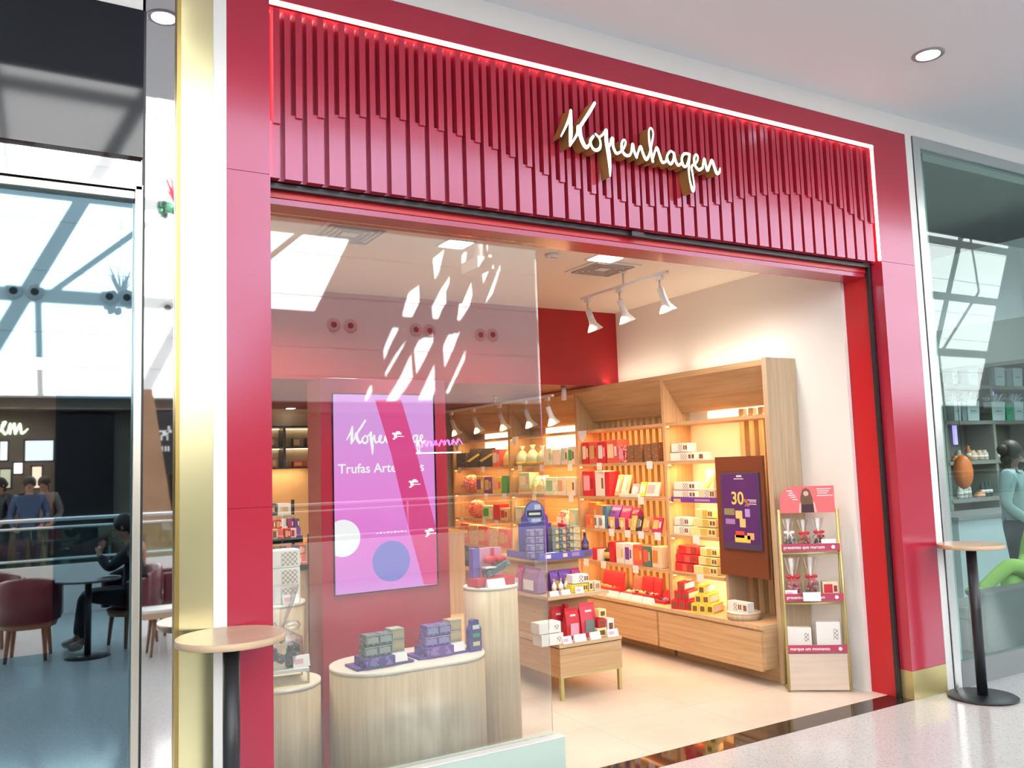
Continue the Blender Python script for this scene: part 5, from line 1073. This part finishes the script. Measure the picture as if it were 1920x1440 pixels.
SIT = dict(pel=(0, .0, .50), ab=(0, .02, .66), ch=(0, .04, .90), nk=(0, .03, 1.05), hd=(0, .01, 1.18), shl=(.17, .03, .98), shr=(-.17, .03, .98), ell=(.22, -.05, .72), elr=(-.22, -.05, .72), wrl=(.10, -.24, .66), wrr=(-.10, -.24, .68), hal=(.02, -.34, .66), har=(-.0, -.33, .70),
           hpl=(.09, -.02, .49), hpr=(-.09, -.02, .49), knl=(.02, -.46, .66), knr=(-.02, -.44, .52), anl=(-.08, -.80, .44), anr=(.0, -.52, .10), tol=(-.10, -.93, .47), tor=(.0, -.67, .05))
SITB = dict(SIT); SITB.update(ab=(0, .10, .64), ch=(0, .24, .82), nk=(0, .32, .96), hd=(0, .38, 1.08), shl=(.17, .26, .9), shr=(-.17, .26, .9), ell=(.22, .2, .64), elr=(-.22, .2, .64), wrl=(.14, .0, .60), wrr=(-.14, .0, .60), hal=(.10, -.1, .62), har=(-.10, -.1, .62))
figure('person', 'person in lime green clothes sitting cross-legged behind the grey sofa back', SITB, (8.0, .62, .0), math.radians(-90), LIME, LIME, skinc=(.42, .66, .14), cat='person')
# ================================================================== STANDING TABLES
TOPW = wood('table_top_oak', (.66, .48, .31), (.56, .39, .24), (3, 25, 25), .3)
def bar_table(x, y, zt, lab):
    t = thing('bar_table', lab, 'table', (x, y, .0012)); MB().lathe(((.205, zt-.028), (.21, zt-.026), (.21, zt-.001), (.207, zt)), n=48).build('table_top', TOPW, t)
    MB().cyl(0, 0, .016, zt-.0285, .033, 24).build('pole', BLACK, t); MB().lathe(((.215, .004), (.217, .010), (.21, .014), (.04, .018)), n=48).build('base', BLACK, t)
    for k in range(3): MB().cyl(.17*math.cos(k*2.1+.9), .17*math.sin(k*2.1+.9), 0, .0038, .012, 8).build('foot_pad', WPLAS, t)
    MB().box(-.06, -.06, zt-.034, .06, .06, zt-.0285).build('mounting_plate', BLACK, t)
bar_table(5.68, -.225, 1.018, 'round bar table with oak top and black pole at the right of the portal')
p = atZ(430, 1188, 1.018); bar_table(p.x+.0, p.y-.035, 1.018, 'round bar table with oak top in front of the left portal column')
# ================================================================== CORRIDOR SEATING SEEN IN THE TINTED GLASS
MAR = mat('maroon_leather', (.13, .02, .035), .35); DW = mat('dark_beech', (.25, .12, .07), .45)
def tub_chair(x, y, rz, lab, base=None):
    if base: t = copy_tree(base); t.location = (x, y, .001); t.rotation_euler.z = rz; t['label'] = lab; return t
    t = thing('tub_chair', lab, 'chair', (x, y, .001), rz)
    pts = [(math.pi*(1+.0)+math.pi*i/16) for i in range(17)]
    mb = MB(); n = 17; vs_ = []
    for a in pts:
        c_, s_ = math.cos(a), -math.sin(a); zt = .70+.07*max(s_, 0)
        for r, z in ((.27, .36), (.275, zt-.02), (.255, zt), (.235, zt-.02), (.22, .36)): vs_.append((r*c_, r*s_*1.0, z))
    fs_ = []
    for k in range(n-1):
        for i in range(5): fs_.append((k*5+i, k*5+(i+1) % 5, (k+1)*5+(i+1) % 5, (k+1)*5+i))
    fs_ += [tuple(range(5)), tuple((n-1)*5+i for i in range(5))[::-1]]
    mb.add(vs_, fs_, 0, True); mb.build('backrest', MAR, t)
    MB().box(-.27, -.20, .36, -.205, .02, .66).box(.205, -.20, .36, .27, .02, .66).build('armrest', MAR, t, .02)
    MB().lathe(((.20, .37), (.215, .39), (.215, .43), (.19, .45)), n=20).build('seat', MAR, t); MB().lathe(((.23, .30), (.25, .359)), n=24).build('apron', DW, t)
    for a in (.8, 2.35, 3.95, 5.5): MB().tube([(.20*math.cos(a), .20*math.sin(a), .33), (.235*math.cos(a), .235*math.sin(a), .0)], .024, 8, 0, .016).build('leg', DW, t)
    return t
c0 = tub_chair(.20, -5.62, 0.15, 'maroon leather tub chair, nearest at far left in the reflection')
tub_chair(-.12, -6.6, .3, 'maroon leather tub chair behind the nearest one at far left', c0)
tub_chair(1.12, -5.75, -math.pi/2-.4, 'maroon leather tub chair under the seated person in dark clothes', c0); tub_chair(1.62, -6.1, -math.pi/2, 'maroon leather tub chair by the low white table', c0)
lt = thing('low_table', 'low white topped table with dark splayed wooden legs by the seated person', 'table', (1.36, -5.0, .001)); MB().box(-.26, -.16, .40, .26, .16, .425).build('table_top', WPLAS, lt); MB().box(-.26, -.16, .345, .26, .16, .3995).build('apron', TOPW, lt)
for x in (-.15, .2):
    for y in (-.12, .12): MB().tube([(x, y, .35), (x*1.25, y*1.1, 0)], .02, 8, 0, .012).build('leg', DW, lt)
ct_ = thing('cafe_table', 'dark round cafe table beside the seated person', 'table', (.68, -5.35, .001)); MB().lathe(((.28, .70), (.285, .72)), n=32).build('table_top', mat('dark_top', (.06, .05, .05), .4), ct_); MB().cyl(0, 0, .02, .699, .03, 16).build('pole', BLACK, ct_); MB().lathe(((.2, 0), (.04, .02)), n=24).build('base', BLACK, ct_)
SIT2 = dict(SIT); SIT2.update(knl=(.10, -.44, .52), knr=(-.10, -.44, .52), anl=(.10, -.50, .09), anr=(-.10, -.42, .09), tol=(.11, -.64, .04), tor=(-.11, -.56, .04), hd=(0, -.10, 1.16), nk=(0, -.03, 1.04), face=(0, -1, -.4), elr=(-.22, -.2, .78), wrr=(-.12, -.30, .92), har=(-.06, -.27, 1.02))
figure('person', 'person in black clothes sitting at the cafe table, seen in the reflection', SIT2, (1.10, -5.66, .001), math.radians(-80), mat('black_cloth', (.012, .013, .018), .8), mat('black_cloth'), shoes=(.4, .36, .32))
rl = thing('glass_railing', 'glass railing with steel rails on a white parapet along the atrium', 'railing', (5, -8.5, 0))
MB().box(-14, -.07, .002, 26, .07, .60).build('parapet', WHITEP, rl)
for z, r_ in ((1.17, .022), (1.07, .014), (.68, .014)): MB().tube([(-14, .03, z), (26, .03, z)], r_, 8).build('rail', STEEL, rl)
MB().box(-14, -.006, .601, 26, .006, 1.05).build('glass', RAILG, rl)
for k in range(20): MB().cyl(-13.5+k*2, .03, .6, 1.17, .015, 8).build('post', STEEL, rl)
wp = MB().prism([(1.84, 0.0), (2.50, .0), (2.03, 3.09), (1.85, 3.09)], 1, -11.5, -11.25).build('wooden_column', wood('warm_wood', (.42, .24, .14), (.34, .18, .10), (1.5, 30, 1.5))); tag(wp, 'tall slanted wooden column beyond the railing', 'column')
bs_ = thing('shop_signboard', 'black signboard with a white running horse emblem across the atrium', 'sign', (2.47, -12.95, 1.9)); MB().box(-.16, -.3, -.2, .45, 0, .95).build('board', BLACK, bs_)
mb = MB()
for x, z, a, b in ((-.04, .50, .10, .10), (.02, .56, .10, .05), (.05, .60, .04, .08), (-.07, .42, .03, .10), (.03, .42, .03, .10), (-.10, .57, .06, .03), (-.06, .22, .03, .09), (.0, .22, .03, .09), (.05, .22, .03, .09)): mb.box(x, .001, z, x+a, .006, z+b)
mb.build('horse_emblem', WPLAS, bs_)
# 'en' end of a lit script sign across the atrium
def Ml(l): return [(x/3.4286, 760+y/3.4286, w_/3.4286) for x, y, w_ in l]
def mworld(pl):
    out = []
    for u, v, wd in pl:
        p = atY(u, v, 12.9); dep = (p-CAM).dot(FW); out.append((p.x, p.z, wd*dep/F))
    return out
es_ = thing('lit_letters', 'lit cream script letters en on a sign across the atrium at far left', 'sign', (0, -12.9, 1.15)); mf, ms = MB(), MB(); mf.T = ms.T = Matrix.Translation((0, 12.9, -1.15))
for s_ in (Ml([(-30, 150, 10), (0, 165, 12), (22, 140, 8), (38, 108, 8), (20, 112, 10), (12, 150, 13), (32, 184, 14), (58, 160, 10)]), Ml([(50, 165, 8), (66, 118, 12), (64, 182, 14)]), Ml([(66, 170, 8), (92, 118, 13), (98, 182, 14), (128, 120, 13), (140, 180, 14), (178, 152, 9)]), Ml([(-120, 120, 12), (-90, 180, 12), (-60, 120, 12), (-30, 180, 10)])):
    ribbon(mf, ms, mworld(s_), -12.9, -12.96)
o = mf.build('letters', mat('cream_lit_letter', (.8, .9, .7), .5, emit=(.80, .95, .66), es=2.6), es_); ms.build('letter_side', WPLAS, es_)
# lit shop windows and dark fronts across the atrium
for i, (u0, u1, v0, v1, col, st, nm) in enumerate([(0, 14, 828, 863, (.75, .88, 1), 2.2, 'pale blue lit shop window at far left across the atrium'), (47, 100, 826, 864, (.70, .82, .95), 1.8, 'wide pale blue lit shop window across the atrium'), (119, 133, 836, 862, (.6, .8, 1), 2.6, 'small blue lit window right of the wide one'), (157, 166, 834, 862, (.6, .8, 1), 2.6, 'narrow blue lit window farther right'), (116, 130, 934, 995, (1, .6, .25), 2.5, 'tall narrow warm lit display across the atrium'), (26, 42, 868, 888, (1, .95, .85), 3, 'bright cream lit box across the atrium'), (60, 78, 875, 915, (1, .8, .55), 1.6, 'warm lit shelf wall across the atrium'), (0, 20, 880, 915, (.75, .8, .45), .8, 'greenish lit shop front at far left across the atrium')]):
    a, b = atY(u0, v1, 13.84), atY(u1, v0, 13.84); t = thing('lit_shop_window', nm, 'shop window', ((a.x+b.x)/2, -13.84, a.z)); w_ = b.x-a.x; h_ = b.z-a.z
    MB().box(-w_/2, -.05, 0, w_/2, 0, h_).build('pane', mat('lit_pane_%d' % i, (.5, .5, .5), .5, emit=col, es=st), t); MB().box(-w_/2-.03, -.055, -.03, w_/2+.03, -.051, h_+.03).build('frame', BLACK, t)
for x0, x1 in ((2.7, 4.4), (.75, 1.7), (5.2, 9), (-3.5, -.4)):
    B('shopfront_panel', mat('black_shopfront', (.02, .018, .02), .2), x0, -13.9, 0, x1, -13.75, 2.85); o = sc.collection.objects[-1] if 0 else bpy.data.objects[-1]
for k, o in enumerate([q for q in bpy.data.objects if q.name.startswith('shopfront_panel')]): tag(o, ['dark shopfront panel right of the slanted wooden column', 'narrow dark shopfront panel left of the slanted column', 'broad dark shopfront panel farthest right across the atrium', 'dark shopfront panel at far left across the atrium'][k % 4], 'shopfront')
for k, (x, c, l) in enumerate(((.30, (.03, .06, .14), 'distant person in blue top across the atrium'), (.52, (.25, .16, .12), 'distant person in brown top across the atrium'), (-.1, (.02, .02, .025), 'distant person in black at far left across the atrium'))):
    figure('person', l, STAND, (x, -11.7-.55*k, .001), math.pi+.4*k, pm(c), NAVY)
pf = thing('poinsettia_hanging', 'red and green hanging flower decoration in the atrium', 'decoration', (2.30, -11.0, 6.2)); q = MB(); g_ = MB()
for i in range(22):
    a = random.random()*6.3; q.hexa([(0, 0, .0), (.04, 0, 0), (.04, .04, 0), (0, .04, 0)], [(.22*math.cos(a), .22*math.sin(a), .3+.35*random.random())]*4); g_.ball((.2*math.cos(a), .2*math.sin(a), -.05-.15*random.random()), .07, 6)
q.build('petals', cm('red'), pf); g_.build('leaves', pm((.02, .12, .06)), pf); MB().tube([(0, 0, .2), (0, 0, 3.4)], .006, 5).build('cord', STEEL, pf)
nb = thing('neon_lettering', 'small pink neon lettering over a white line across the atrium', 'neon sign', (0, -12.95, 0))
q = MB(); a = atY(800, 832, 12.9); b = atY(885, 826, 12.9); pts = []
for i in range(60):
    t_ = i/59; pts.append((a.x+(b.x-a.x)*t_+.05*math.sin(i*1.1), 0, a.z+(b.z-a.z)*t_+.07*math.sin(i*1.9)))
q.tube(pts, .012, 5).build('tube', mat('pink_neon', (1, .3, .9), .5, emit=(1, .15, .85), es=9), nb); MB().box(a.x, -.02, a.z-.2, b.x, 0, a.z-.17).build('light_line', mat('white_line', (1, 1, 1), .5, emit=(1, 1, 1), es=6), nb)
# ------------------------------------------------------------------ labels: give repeats their own ordinal
OR = ['leftmost', 'second', 'third', 'fourth', 'fifth', 'sixth']
for lb, os_ in LABELS.items():
    if len(os_) > 1:
        for i, o in enumerate(sorted(os_, key=lambda q: q['_w'])): o['label'] = lb+', '+OR[min(i, 5)]
for o in bpy.data.objects:
    if '_w' in o: del o['_w']
